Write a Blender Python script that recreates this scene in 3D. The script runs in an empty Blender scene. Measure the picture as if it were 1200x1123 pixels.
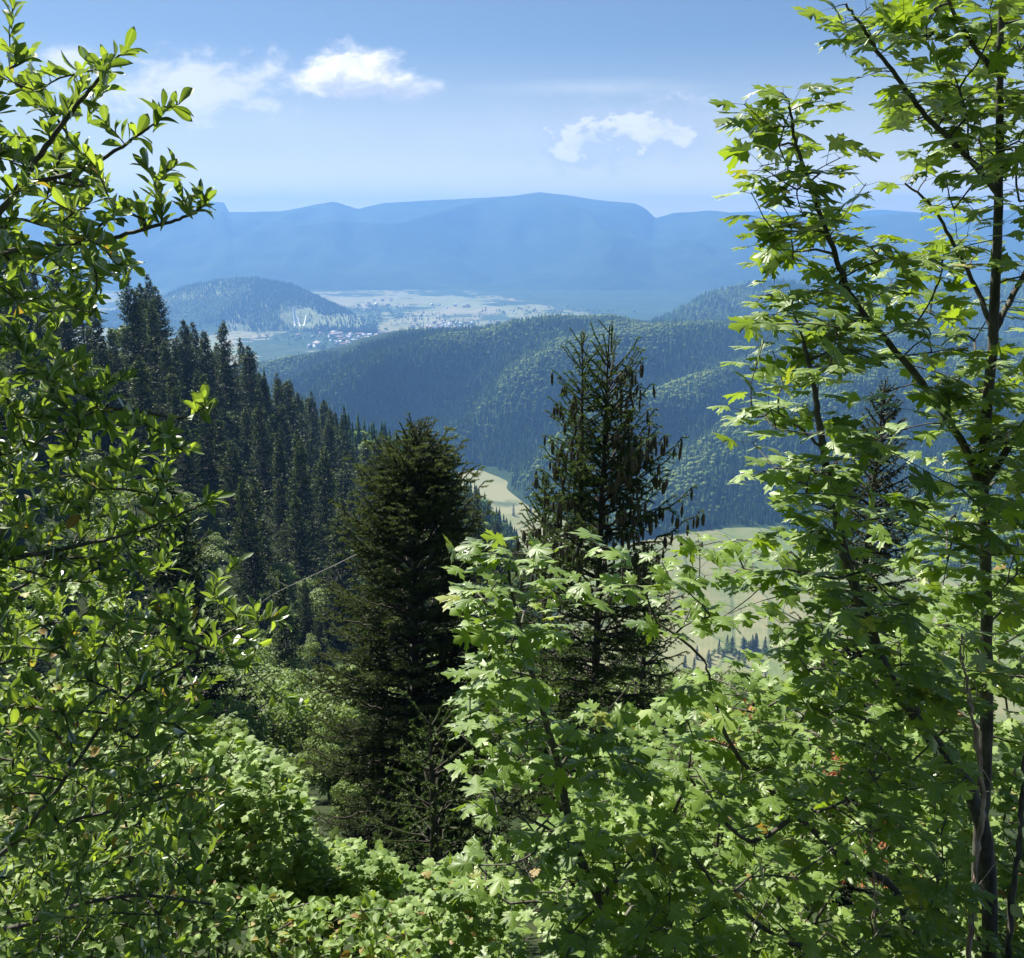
import bpy, math, random
import numpy as np
from math import radians as R
C = bpy.context.scene.collection
sc = bpy.context.scene
rng = np.random.default_rng(7)

# ------------------------------------------------------------------ camera
F, PITCH, EYE = 1040.0, math.atan((561.5-270.0)/1040.0), 1.7
cam = bpy.data.cameras.new('camera'); co = bpy.data.objects.new('camera', cam); C.objects.link(co)
cam.sensor_fit = 'HORIZONTAL'; cam.sensor_width = 36; cam.lens = 36*F/1200
cam.clip_start = 0.05; cam.clip_end = 80000
co.location = (0, 0, EYE); co.rotation_euler = (math.pi/2-PITCH, 0, 0)
sc.camera = co
CP, SP = math.cos(PITCH), math.sin(PITCH)
def P(px, py, Y):
    """the point at horizontal distance Y along the line of sight through (px, py) of the photo"""
    px = np.asarray(px, float); py = np.asarray(py, float)
    a = (px-600)/F; b = (561.5-py)/F
    k = Y/(CP+b*SP)
    return np.stack([a*k, (CP+b*SP)*k, EYE+(-SP+b*CP)*k], -1)
def UV(px, py):
    a = (px-600)/F; b = (561.5-py)/F; k = CP+b*SP
    return a/k, (b*CP-SP)/k
def proj(p):
    p = np.asarray(p, float); x = p[..., 0]; y = p[..., 1]; z = p[..., 2]-EYE
    f = y*CP-z*SP; u = y*SP+z*CP
    return 600+F*x/f, 561.5-F*u/f

# ------------------------------------------------------------------ light
SUN_AZ, SUN_EL = R(-42), R(50)            # azimuth from the view direction, towards the left
sdir = np.array([math.sin(SUN_AZ)*math.cos(SUN_EL), math.cos(SUN_AZ)*math.cos(SUN_EL), math.sin(SUN_EL)])
sun = bpy.data.lights.new('sun', 'SUN'); sun.energy = 5.0; sun.angle = R(0.5); sun.color = (1, .95, .86)
so = bpy.data.objects.new('sun', sun); C.objects.link(so)
from mathutils import Vector, Matrix
so.rotation_euler = Vector(tuple(sdir)).to_track_quat('Z', 'Y').to_euler()
so.location = (0, 0, 50)
sc.view_settings.view_transform = 'Standard'; sc.view_settings.look = 'None'
sc.view_settings.exposure = 1.45; sc.view_settings.gamma = 1
sc.cycles.volume_bounces = 1; sc.cycles.max_bounces = 8; sc.cycles.diffuse_bounces = 1
sc.cycles.glossy_bounces = 2; sc.cycles.transmission_bounces = 4; sc.cycles.use_denoising = True
sc.cycles.sample_clamp_indirect = 6

w = bpy.data.worlds.new('World'); sc.world = w; w.use_nodes = True
nt = w.node_tree; nt.nodes.clear()
class G:
    """small helper for building node trees"""
    def __init__(s, nt): s.nt = nt
    def n(s, t, **kw):
        nd = s.nt.nodes.new(t)
        for k, v in kw.items(): setattr(nd, k, v)
        return nd
    def put(s, sock, v):
        if hasattr(v, 'is_linked') or isinstance(v, bpy.types.NodeSocket): s.nt.links.new(v, sock)
        else: sock.default_value = v
    def m(s, op, a, b=0.0, c=0.0):
        nd = s.n('ShaderNodeMath', operation=op)
        s.put(nd.inputs[0], a); s.put(nd.inputs[1], b)
        if len(nd.inputs) > 2: s.put(nd.inputs[2], c)
        return nd.outputs[0]
    def mix(s, f, a, b, bt='MIX'):
        nd = s.n('ShaderNodeMix', data_type='RGBA', blend_type=bt)
        s.put(nd.inputs[0], f); s.put(nd.inputs[6], a); s.put(nd.inputs[7], b)
        return nd.outputs[2]
    def ss(s, x, a, b):
        nd = s.n('ShaderNodeMapRange', interpolation_type='SMOOTHSTEP')
        s.put(nd.inputs[0], x); nd.inputs[1].default_value = a; nd.inputs[2].default_value = b
        return nd.outputs[0]
    def noise(s, vec, scale, detail=5, rough=.55, dist=0.0):
        nd = s.n('ShaderNodeTexNoise'); nd.noise_dimensions = '3D'
        if vec is not None: s.nt.links.new(vec, nd.inputs['Vector'])
        nd.inputs['Scale'].default_value = scale; nd.inputs['Detail'].default_value = detail
        nd.inputs['Roughness'].default_value = rough; nd.inputs['Distortion'].default_value = dist
        return nd.outputs[0]
g = G(nt)
sky = g.n('ShaderNodeTexSky', sky_type='NISHITA'); sky.sun_disc = False
sky.sun_elevation = SUN_EL; sky.sun_rotation = SUN_AZ; sky.altitude = 1200
sky.air_density = 1.0; sky.dust_density = 0.7; sky.ozone_density = 2.0
tc = g.n('ShaderNodeTexCoord'); sp = g.n('ShaderNodeSeparateXYZ'); nt.links.new(tc.outputs['Generated'], sp.inputs[0])
yy = g.m('MAXIMUM', sp.outputs[1], 0.05)
u = g.m('DIVIDE', sp.outputs[0], yy); v = g.m('DIVIDE', sp.outputs[2], yy)
cv = g.n('ShaderNodeCombineXYZ'); g.put(cv.inputs[0], u); g.put(cv.inputs[1], g.m('MULTIPLY', v, 1.6))
nz = g.noise(cv.outputs[0], 26, 8, .6, .3); nz2 = g.noise(cv.outputs[0], 9, 6, .6)
ahead = g.ss(sp.outputs[1], .05, .3)
def cloud(px, py, hw, hh, amp, soft, n, base=1.0, bias=0.0):
    """a cloud puff: a noisy ellipse in directions round the horizon; base > 1 flattens its underside"""
    cu, cvv = UV(px, py)
    du = g.m('DIVIDE', g.m('SUBTRACT', u, cu), hw/F)
    dv = g.m('DIVIDE', g.m('SUBTRACT', v, cvv), hh/F)
    lo = g.m('MULTIPLY', g.m('MINIMUM', dv, 0.0), base); hi = g.m('MAXIMUM', dv, 0.0)
    d = g.m('SQRT', g.m('ADD', g.m('MULTIPLY', du, du), g.m('ADD', g.m('MULTIPLY', lo, lo), g.m('MULTIPLY', hi, hi))))
    e = g.m('ADD', g.m('SUBTRACT', 1.0+bias, d), g.m('MULTIPLY', g.m('SUBTRACT', n, 0.5), amp))
    return g.ss(e, 0.0, soft), dv
def over(a, b): return g.m('MAXIMUM', a, b)
c1, dv1 = cloud(415, 97, 64, 40, 1.15, .5, nz, 2.0, .1)
c1b, _ = cloud(470, 106, 62, 16, 1.8, .7, nz)
c2, _ = cloud(225, 106, 165, 44, 2.6, .9, nz, 1.2)
c2b, _ = cloud(75, 72, 42, 20, 1.6, .7, nz)
c3, dv3 = cloud(695, 166, 75, 34, 3.0, 1.0, nz, 1.2, .35)
c3b, _ = cloud(768, 154, 85, 30, 3.0, 1.0, nz, 1.2, .35)
c4, _ = cloud(690, 103, 190, 13, 1.6, 1.4, nz2)
c5, _ = cloud(560, 210, 700, 90, 1.5, 1.6, nz2)
thick = over(g.m('MULTIPLY', over(c1, g.m('MULTIPLY', c1b, .75)), .96), g.m('MULTIPLY', over(c3, c3b), .6))
thin = over(g.m('MULTIPLY', over(c2, c2b), .72), over(g.m('MULTIPLY', c4, .35), g.m('MULTIPLY', c5, .42)))
hi3 = g.m('MULTIPLY', over(c3, c3b), .9)
shade = g.ss(g.m('ADD', g.m('MAXIMUM', dv1, g.m('SUBTRACT', g.m('MULTIPLY', hi3, 6.0), 5.0)), g.m('MULTIPLY', g.m('SUBTRACT', nz, .5), 3.6)), -.45, .95)
ccol = g.mix(shade, (9, 9.2, 9.6, 1), (19, 17.5, 15.5, 1))
skyb = g.mix(g.m('MULTIPLY', ahead, g.m('SUBTRACT', 1.0, g.ss(sp.outputs[2], -.01, .19))), sky.outputs[0], (15, 13.8, 9.6, 1))      # bright whitish air low over the horizon
skyb = g.mix(g.m('MULTIPLY', g.m('MULTIPLY', ahead, .85), g.m('SUBTRACT', 1.0, g.ss(sp.outputs[2], .0, .085))), skyb, (36, 28, 17, 1))
skyc = g.mix(g.m('MULTIPLY', thin, ahead), skyb, (15, 14.2, 12.6, 1))
skyc = g.mix(g.m('MULTIPLY', thick, ahead), skyc, ccol)
bg = g.n('ShaderNodeBackground'); g.put(bg.inputs[0], skyc); bg.inputs[1].default_value = 0.032
wo = g.n('ShaderNodeOutputWorld'); nt.links.new(bg.outputs[0], wo.inputs[0])

# ------------------------------------------------------------------ helpers: meshes
def fast_mesh(name, V, faces_list, mat, tone=None, smooth=False, uv=None, tex=None):
    """faces_list: list of int arrays (n,k) of equal-size faces"""
    me = bpy.data.meshes.new(name)
    V = np.ascontiguousarray(V, np.float32)
    me.vertices.add(len(V)); me.vertices.foreach_set('co', V.ravel())
    fl = [np.asarray(f, np.int32) for f in faces_list if len(f)]
    li = np.concatenate([f.ravel() for f in fl]); cnt = np.concatenate([np.full(len(f), f.shape[1], np.int32) for f in fl])
    st = np.concatenate([[0], np.cumsum(cnt)[:-1]]).astype(np.int32)
    me.loops.add(len(li)); me.loops.foreach_set('vertex_index', li)
    me.polygons.add(len(cnt)); me.polygons.foreach_set('loop_start', st)
    if smooth: me.polygons.foreach_set('use_smooth', np.ones(len(cnt), bool))
    me.update(calc_edges=True)
    if tone is not None:
        a = me.attributes.new('tone', 'FLOAT', 'POINT'); a.data.foreach_set('value', np.asarray(tone, np.float32))
    if uv is not None:
        a = me.attributes.new('leafuv', 'FLOAT_VECTOR', 'POINT'); a.data.foreach_set('vector', np.asarray(uv, np.float32).ravel())
    me.materials.append(mat)
    return me
class MB:
    def __init__(s): s.V = []; s.F = {}; s.T = []; s.U = []; s.n = 0; s.hasuv = False
    def add(s, V, F, tone=0.5, uv=None):
        V = np.array(V, float); F = np.asarray(F, int)
        s.V.append(V); s.F.setdefault(F.shape[1], []).append(F+s.n)
        s.T.append(np.broadcast_to(np.asarray(tone, float), (len(V),)))
        if uv is not None: s.hasuv = True; s.U.append(uv)
        else: s.U.append(np.zeros((len(V), 3)))
        s.n += len(V)
    def mesh(s, name, mat, smooth=False):
        return fast_mesh(name, np.concatenate(s.V), [np.concatenate(f) for f in s.F.values()], mat, np.concatenate(s.T), smooth,
                         np.concatenate(s.U) if s.hasuv else None)
    def build(s, name, mat, parent=None, smooth=False):
        o = bpy.data.objects.new(name, s.mesh(name, mat, smooth)); C.objects.link(o)
        if parent is not None: o.parent = parent
        return o
def empty(name, loc, label, cat, group=None):
    o = bpy.data.objects.new(name, None); C.objects.link(o); o.location = tuple(map(float, loc)); o.empty_display_size = .3
    tag(o, label, cat, group); return o
def tag(o, label=None, cat=None, group=None, kind=None):
    if label: o['label'] = label
    if cat: o['category'] = cat
    if group: o['group'] = group
    if kind: o['kind'] = kind
    return o
def nrm(a): return a/np.maximum(np.linalg.norm(a, axis=-1, keepdims=True), 1e-9)
UP = np.array([0, 0, 1.0])
def tube(mb, pts, rad, sides=7, tone=.5, rough=0.0):
    pts = np.asarray(pts, float); n = len(pts); rad = np.broadcast_to(rad, (n,))
    d = nrm(np.gradient(pts, axis=0)); ref = np.array([1.0, 0.13, 0]) if abs(d[0][2]) > .5 else UP
    a = nrm(np.cross(d, ref)); b = np.cross(d, a)
    th = np.linspace(0, 2*math.pi, sides, endpoint=False)
    rr = rad[:, None]*(1+rough*rng.normal(size=(n, sides)))
    V = pts[:, None]+rr[..., None]*(np.cos(th)[None, :, None]*a[:, None]+np.sin(th)[None, :, None]*b[:, None])
    i = np.arange(n-1)[:, None]*sides; j = np.arange(sides)[None]; k = (j+1) % sides
    Fq = np.stack([i+j, i+k, i+sides+k, i+sides+j], -1).reshape(-1, 4)
    mb.add(V.reshape(-1, 3), Fq, tone)
    mb.add(V[-1], np.arange(sides)[None], tone)
def sticks(mb, A, B, ra, rb, sides=4, tone=.5):
    """many separate short limbs at once"""
    d = nrm(B-A); ref = np.where(np.abs(d[:, 2:3]) > .8, np.array([[1., 0, 0]]), UP[None])
    a = nrm(np.cross(d, ref)); b = np.cross(d, a); n = len(A)
    th = np.linspace(0, 2*math.pi, sides, endpoint=False)
    off = np.cos(th)[None, :, None]*a[:, None]+np.sin(th)[None, :, None]*b[:, None]
    V = np.concatenate([A[:, None]+off*np.reshape(ra, (-1, 1, 1)), B[:, None]+off*np.reshape(rb, (-1, 1, 1))], 1)
    j = np.arange(sides); k = (j+1) % sides
    f = np.stack([j, k, sides+k, sides+j], -1)
    Fq = (f[None]+(np.arange(n)*2*sides)[:, None, None]).reshape(-1, 4)
    mb.add(V.reshape(-1, 3), Fq, tone)
def smooth_path(pts, m=6):
    """Catmull-Rom through the points"""
    pts = np.asarray(pts, float); q = np.vstack([2*pts[0]-pts[1], pts, 2*pts[-1]-pts[-2]]); out = []
    for i in range(len(pts)-1):
        p0, p1, p2, p3 = q[i:i+4]
        for t in np.linspace(0, 1, m, endpoint=False):
            out.append(.5*((2*p1)+(-p0+p2)*t+(2*p0-5*p1+4*p2-p3)*t*t+(-p0+3*p1-3*p2+p3)*t**3))
    out.append(pts[-1]); return np.array(out)
# ---- noise
def hash2(ix, iy, s):
    h = (ix.astype(np.int64)*374761393+iy.astype(np.int64)*668265263+s*1274126177) & 0xffffffff
    h = ((h ^ (h >> 13))*1103515245) & 0xffffffff; h = ((h ^ (h >> 16))*2246822519) & 0xffffffff
    return ((h ^ (h >> 15)) & 0xffffff)/float(0xffffff)
def vnoise(x, y, s=0):
    ix = np.floor(x); iy = np.floor(y); fx = x-ix; fy = y-iy
    fx = fx*fx*fx*(fx*(fx*6-15)+10); fy = fy*fy*fy*(fy*(fy*6-15)+10)
    a = hash2(ix, iy, s); b = hash2(ix+1, iy, s); c = hash2(ix, iy+1, s); d = hash2(ix+1, iy+1, s)
    return (a*(1-fx)+b*fx)*(1-fy)+(c*(1-fx)+d*fx)*fy
def fbm(x, y, o=5, s=0, gain=.5):
    x = np.asarray(x, float); y = np.asarray(y, float)
    t = 0; a = 1; n = 0
    for k in range(o):
        t = t+a*(vnoise(x, y, s+k)*2-1); n += a; a *= gain; x, y = 2.03*x*.8-2.03*y*.6+11.3, 2.03*x*.6+2.03*y*.8+4.7
    return t/n

# ------------------------------------------------------------------ materials
def new_mat(name):
    m = bpy.data.materials.new(name); m.use_nodes = True; m.node_tree.nodes.clear(); return m, G(m.node_tree)
def out(g, sh, disp=None):
    o = g.n('ShaderNodeOutputMaterial'); g.nt.links.new(sh, o.inputs[0])
def attr(g, name, vec=False):
    a = g.n('ShaderNodeAttribute'); a.attribute_name = name; return a.outputs[1] if vec else a.outputs[2]
def ramp(g, f, stops):
    r = g.n('ShaderNodeValToRGB'); e = r.color_ramp.elements
    while len(e) < len(stops): e.new(.5)
    for k, (p, c) in enumerate(stops): e[k].position = p; e[k].color = (*c, 1)
    g.put(r.inputs[0], f); return r.outputs[0]
def leaf_mat(name, stops, trans=(1.5, 1.7, .5), tfac=.45, gloss=.5, rough=.38, veins=None):
    m, g = new_mat(name)
    t = attr(g, 'tone'); tcn = g.n('ShaderNodeTexCoord')
    col = ramp(g, t, stops)
    if veins:
        uvv = attr(g, 'leafuv', True); s = g.n('ShaderNodeSeparateXYZ'); g.put(s.inputs[0], uvv)
        ax = g.m('ABSOLUTE', s.outputs[0]); y = s.outputs[1]
        if veins == 'feather':     # side veins branching off the midrib
            k = g.m('FRACT', g.m('MULTIPLY', g.m('SUBTRACT', y, g.m('MULTIPLY', ax, .9)), 8.0))
            line = g.ss(g.m('ABSOLUTE', g.m('SUBTRACT', k, .5)), .40, .5)
            vv = g.m('MAXIMUM', g.m('MULTIPLY', line, .35), g.m('SUBTRACT', 1.0, g.ss(ax, .008, .03)))
        else:                      # palmate veins from the stalk
            ang = g.m('ARCTAN2', ax, g.m('ADD', y, .02)); best = None
            for a0 in (0.0, .86, 1.75):
                dd = g.m('ABSOLUTE', g.m('SUBTRACT', ang, a0)); best = dd if best is None else g.m('MINIMUM', best, dd)
            rr = g.m('SQRT', g.m('ADD', g.m('MULTIPLY', ax, ax), g.m('MULTIPLY', y, y)))
            vv = g.m('SUBTRACT', 1.0, g.ss(g.m('MULTIPLY', best, rr), .004, .02))
        light = g.mix(.5, col, (.30, .38, .14, 1)); col = g.mix(g.m('MULTIPLY', vv, .6), col, light)
    nzz = g.noise(tcn.outputs['Object'], 9.0, 3); col = g.mix(g.m('MULTIPLY', g.ss(nzz, .45, .7), .35), col, g.mix(1.0, col, (.75, .8, .6, 1), 'MULTIPLY'))
    d = g.n('ShaderNodeBsdfDiffuse'); g.put(d.inputs[0], col)
    tr = g.n('ShaderNodeBsdfTranslucent'); g.put(tr.inputs[0], g.mix(1.0, col, (*trans, 1), 'MULTIPLY'))
    mx = g.n('ShaderNodeMixShader'); mx.inputs[0].default_value = tfac
    g.nt.links.new(d.outputs[0], mx.inputs[1]); g.nt.links.new(tr.outputs[0], mx.inputs[2])
    gl = g.n('ShaderNodeBsdfGlossy'); gl.inputs[0].default_value = (1, 1, 1, 1); gl.inputs[1].default_value = rough
    fr = g.n('ShaderNodeFresnel'); fr.inputs[0].default_value = 1.45
    mg = g.n('ShaderNodeMixShader'); g.put(mg.inputs[0], g.m('MULTIPLY', fr.outputs[0], gloss))
    g.nt.links.new(mx.outputs[0], mg.inputs[1]); g.nt.links.new(gl.outputs[0], mg.inputs[2])
    out(g, mg.outputs[0]); return m
def bark_mat(name, a, b, scale=30):
    m, g = new_mat(name); tcn = g.n('ShaderNodeTexCoord')
    mp = g.n('ShaderNodeMapping'); mp.inputs['Scale'].default_value = (1, 1, .25); g.nt.links.new(tcn.outputs['Object'], mp.inputs[0])
    n = g.noise(mp.outputs[0], scale, 7, .65); n2 = g.noise(tcn.outputs['Object'], scale*.2, 3)
    col = g.mix(g.ss(n, .35, .65), (*a, 1), (*b, 1)); col = g.mix(g.m('MULTIPLY', g.ss(n2, .5, .65), .5), col, (.12, .13, .09, 1))
    p = g.n('ShaderNodeBsdfPrincipled'); g.put(p.inputs['Base Color'], col); p.inputs['Roughness'].default_value = .85
    bp = g.n('ShaderNodeBump'); bp.inputs[0].default_value = .6; bp.inputs[1].default_value = .01; g.put(bp.inputs['Height'], n)
    g.nt.links.new(bp.outputs[0], p.inputs['Normal']); out(g, p.outputs[0]); return m
M = {}
M['maple'] = leaf_mat('maple_leaf', [(0, (.06, .11, .025)), (.5, (.14, .22, .042)), (.85, (.22, .32, .07)), (1, (.26, .24, .03))], (2.3, 2.2, .45), .42, .42, .42, 'palm')
M['whitebeam'] = leaf_mat('whitebeam_leaf', [(0, (.055, .10, .03)), (.55, (.12, .19, .06)), (.93, (.22, .31, .10)), (.96, (.25, .20, .06)), (1, (.22, .12, .05))], (2.3, 2.15, .5), .42, .28, .6, 'feather')
M['thicket'] = leaf_mat('thicket_leaf', [(0, (.08, .14, .03)), (.5, (.19, .28, .08)), (.92, (.31, .40, .14)), (.96, (.32, .26, .09)), (1, (.27, .15, .07))], (1.8, 1.8, .5), .42, .3, .5)
M['dry_leaf'] = leaf_mat('dry_leaf', [(0, (.30, .12, .05)), (1, (.42, .33, .18))], (1.2, 1, .8), .4, .2, .6)
M['red_leaf'] = leaf_mat('russet_leaf', [(0, (.20, .06, .03)), (1, (.33, .14, .05))], (1.5, 1, .6), .4, .3, .5)
M['pale_leaf'] = leaf_mat('pale_leaf', [(0, (.22, .30, .14)), (1, (.34, .38, .20))], (1.2, 1.2, .8), .4, .3, .6)
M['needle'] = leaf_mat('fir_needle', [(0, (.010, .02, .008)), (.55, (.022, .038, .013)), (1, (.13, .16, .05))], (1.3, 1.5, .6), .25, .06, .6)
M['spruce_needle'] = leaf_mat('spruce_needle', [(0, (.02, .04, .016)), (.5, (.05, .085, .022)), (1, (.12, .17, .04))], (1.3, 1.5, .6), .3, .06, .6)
M['slope_needle'] = leaf_mat('conifer_needle', [(0, (.008, .018, .010)), (.62, (.018, .036, .014)), (1, (.17, .21, .065))], (1.3, 1.4, .7), .25, .05, .6)  # steep ramp: pale end paints sunlit tips, dark end the shaded inside
M['slope_leaf'] = leaf_mat('broadleaf', [(0, (.06, .11, .025)), (1, (.18, .25, .06))], (1.6, 1.6, .6), .35, .3, .5)
M['dead_needle'] = leaf_mat('dead_needle', [(0, (.07, .055, .05)), (1, (.13, .10, .085))], (1, 1, 1), .1, .1, .7)
M['bark'] = bark_mat('maple_bark', (.035, .032, .026), (.10, .09, .072))
M['bark_dark'] = bark_mat('conifer_bark', (.03, .024, .018), (.065, .05, .038))
M['twig'] = bark_mat('twig_bark', (.04, .036, .028), (.10, .09, .065), 60)
M['dry'] = bark_mat('dry_stem', (.28, .18, .13), (.48, .38, .30), 40)
M['grey_twig'] = bark_mat('grey_twig', (.16, .15, .13), (.32, .30, .27), 40)

# ------------------------------------------------------------------ terrain
VALLEY = -480.0
BD = np.array([0, 1.0, 3, 20, 90, 250, 700, 1000, 1500, 9000]); BZ = np.array([0, -.4, -2.3, -15, -54, -160, -445, -476, -482, -482.])
def crest(pts):
    a = np.array(pts, float); q = np.array([P(x, y, d) for x, y, d in pts]); o = np.argsort(q[:, 0]/q[:, 1]); q = q[o]
    return q[:, 0]/q[:, 1], q[:, 1], q[:, 2]
CU, CD, CZ = crest([(-900, 250, 90), (-300, 330, 130), (0, 385, 170), (120, 402, 205), (200, 424, 240), (300, 468, 310), (380, 515, 400), (455, 532, 500), (520, 560, 600), (560, 592, 680), (610, 645, 790)])
def near_z(x, y):
    x = np.asarray(x, float); y = np.asarray(y, float)
    uu = x/np.maximum(y, .5); z0 = np.interp(y, BD, BZ)
    dc = np.interp(uu, CU, CD); zc = np.interp(uu, CU, CZ); wgt = 1-np.clip((uu-CU[-1]+.01)/.07, 0, 1)
    wgt = wgt*wgt*(3-2*wgt)
    dh = np.minimum(85.0, dc*.5); zh = np.interp(dh, BD, BZ)
    t = np.clip((y-dh)/(dc-dh), 0, 1); t2 = np.where(t > 0, t**.9, 0)
    zr = zh+(zc-zh)*t2; zr = np.where(y > dc, np.maximum(VALLEY-3, zc-(y-dc)*.42), zr)
    zl = np.where(y > dh, zr, z0)
    z = z0*(1-wgt)+zl*wgt
    amp = np.clip((y-8)/60, 0, 1)*np.clip((1500-y)/500, 0, 1)
    return z+amp*(fbm(x/60, y/60, 5, 3)*4)*np.clip((z-VALLEY)/60+.05, 0, 1)
def grid_obj(name, X, Y, Z, mat, flip=False):
    n, m = X.shape; V = np.stack([X, Y, Z], -1).reshape(-1, 3)
    i = (np.arange(n-1)[:, None]*m+np.arange(m-1)[None]).ravel()
    Fq = np.stack([i, i+1, i+m+1, i+m], -1)
    o = bpy.data.objects.new(name, fast_mesh(name, V, [Fq], mat, None, True)); C.objects.link(o)
    tag(o, kind='structure'); return o
def ground_mat():
    m, g = new_mat('hillside_ground'); tcn = g.n('ShaderNodeTexCoord'); ob = tcn.outputs['Object']
    n1 = g.noise(ob, .02, 6); n2 = g.noise(ob, 1.3, 6); n3 = g.noise(ob, .0035, 3, .5)
    col = g.mix(g.ss(n2, .4, .62), (.018, .032, .011, 1), (.035, .045, .02, 1)); col = g.mix(g.ss(n1, .5, .65), col, (.03, .05, .015, 1))
    # mown meadows and stubble on the valley bottom
    s = g.n('ShaderNodeSeparateXYZ'); g.put(s.inputs[0], ob)
    fz = g.m('SUBTRACT', 1.0, g.ss(g.m('ADD', s.outputs[2], g.m('MULTIPLY', n1, 40)), -425, -395))
    vo = g.n('ShaderNodeTexVoronoi'); vo.inputs['Scale'].default_value = .0085
    mp = g.n('ShaderNodeMapping'); mp.inputs['Scale'].default_value = (1.6, .7, 0); mp.inputs['Rotation'].default_value = (0, 0, .5); g.put(mp.inputs[0], ob)
    g.put(vo.inputs[0], mp.outputs[0]); s2 = g.n('ShaderNodeSeparateColor'); g.put(s2.inputs[0], vo.outputs['Color'])
    fld = ramp(g, s2.outputs[0], [(0, (.17, .16, .08)), (.4, (.10, .14, .045)), (.6, (.25, .215, .125)), (1, (.13, .165, .06))])
    fld = g.mix(.35, fld, g.mix(g.ss(n1, .4, .6), (.12, .17, .05, 1), (.26, .24, .12, 1)))
    wv = g.n('ShaderNodeTexWave'); wv.inputs['Scale'].default_value = .035; wv.inputs['Distortion'].default_value = 2.5; g.put(wv.inputs[0], mp.outputs[0])
    fld = g.mix(g.m('MULTIPLY', wv.outputs[1], .16), fld, (.09, .12, .04, 1))                # mowing lines
    fld = g.mix(g.m('MULTIPLY', g.ss(g.noise(ob, .05, 6, .65), .48, .62), .4), fld, (.11, .14, .05, 1))
    edge = g.n('ShaderNodeTexVoronoi', feature='DISTANCE_TO_EDGE'); edge.inputs['Scale'].default_value = .0085; g.put(edge.inputs[0], mp.outputs[0])
    fld = g.mix(g.m('MULTIPLY', g.m('SUBTRACT', 1.0, g.ss(edge.outputs[0], .01, .03)), .6), fld, (.05, .08, .03, 1))    # hedged boundaries
    col = g.mix(fz, col, fld)
    p = g.n('ShaderNodeBsdfPrincipled'); g.put(p.inputs['Base Color'], col); p.inputs['Roughness'].default_value = .95
    p.inputs['Specular IOR Level'].default_value = .1
    out(g, p.outputs[0]); return m
def field_mat():
    m, g = new_mat('valley_fields'); tcn = g.n('ShaderNodeTexCoord'); ob = tcn.outputs['Object']
    n1 = g.noise(ob, .0016, 5, .5); n2 = g.noise(ob, .01, 5, .6)
    vo = g.n('ShaderNodeTexVoronoi'); vo.inputs['Scale'].default_value = .0045
    mp = g.n('ShaderNodeMapping'); mp.inputs['Scale'].default_value = (1.5, .45, 0); mp.inputs['Rotation'].default_value = (0, 0, .3); g.put(mp.inputs[0], ob)
    g.put(vo.inputs[0], mp.outputs[0]); s2 = g.n('ShaderNodeSeparateColor'); g.put(s2.inputs[0], vo.outputs['Color'])
    fld = ramp(g, s2.outputs[0], [(0, (.25, .23, .13)), (.4, (.17, .20, .08)), (.6, (.30, .26, .16)), (1, (.20, .23, .10))])
    wood = g.ss(g.m('ADD', n1, g.m('MULTIPLY', n2, .35)), .68, .74)
    s = g.n('ShaderNodeSeparateXYZ'); g.put(s.inputs[0], ob)
    yb = g.m('SUBTRACT', g.m('ADD', 3300, g.m('MULTIPLY', g.m('ADD', n1, g.m('MULTIPLY', n2, .55)), 3600)), g.m('MULTIPLY', g.m('MAXIMUM', g.m('DIVIDE', s.outputs[0], s.outputs[1]), -.06), 10000))
    wood = g.m('MAXIMUM', wood, g.ss(g.m('SUBTRACT', s.outputs[1], yb), 0, 60))
    col = g.mix(wood, fld, (.03, .06, .025, 1)); col = g.mix(g.m('MULTIPLY', g.ss(n2, .5, .6), .25), col, (.12, .15, .06, 1))
    p = g.n('ShaderNodeBsdfPrincipled'); g.put(p.inputs['Base Color'], col); p.inputs['Roughness'].default_value = .95
    p.inputs['Specular IOR Level'].default_value = .1; out(g, p.outputs[0]); return m
def forest_mat(name, a, b, scale, bump=8.0, clear=None):
    m, g = new_mat(name); tcn = g.n('ShaderNodeTexCoord'); ob = tcn.outputs['Object']
    n1 = g.noise(ob, scale, 8, .7); n2 = g.noise(ob, scale*.12, 5, .55)
    col = g.mix(g.ss(n1, .35, .65), (*a, 1), (*b, 1))
    if clear: col = g.mix(g.ss(n2, clear, clear+.03), col, (.22, .25, .12, 1))
    p = g.n('ShaderNodeBsdfPrincipled'); g.put(p.inputs['Base Color'], col); p.inputs['Roughness'].default_value = .95
    p.inputs['Specular IOR Level'].default_value = .05
    bp = g.n('ShaderNodeBump'); bp.inputs[0].default_value = .8; bp.inputs[1].default_value = bump; g.put(bp.inputs['Height'], n1)
    g.nt.links.new(bp.outputs[0], p.inputs['Normal']); out(g, p.outputs[0]); return m
M['ground'] = ground_mat(); M['fields'] = field_mat()
M['ridge'] = forest_mat('ridge_forest_floor', (.02, .04, .015), (.035, .06, .02), .03, 4)
M['far'] = forest_mat('far_forest', (.022, .045, .02), (.055, .085, .035), .010, 20, .70)

uu, dd = np.meshgrid(np.linspace(-3.2, 1.6, 420), np.concatenate([np.linspace(.3, 10, 40), np.geomspace(10.5, 1500, 300)]), indexing='ij')
o = grid_obj('ground', uu*dd, dd, near_z(uu*dd, dd), M['ground'])
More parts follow.
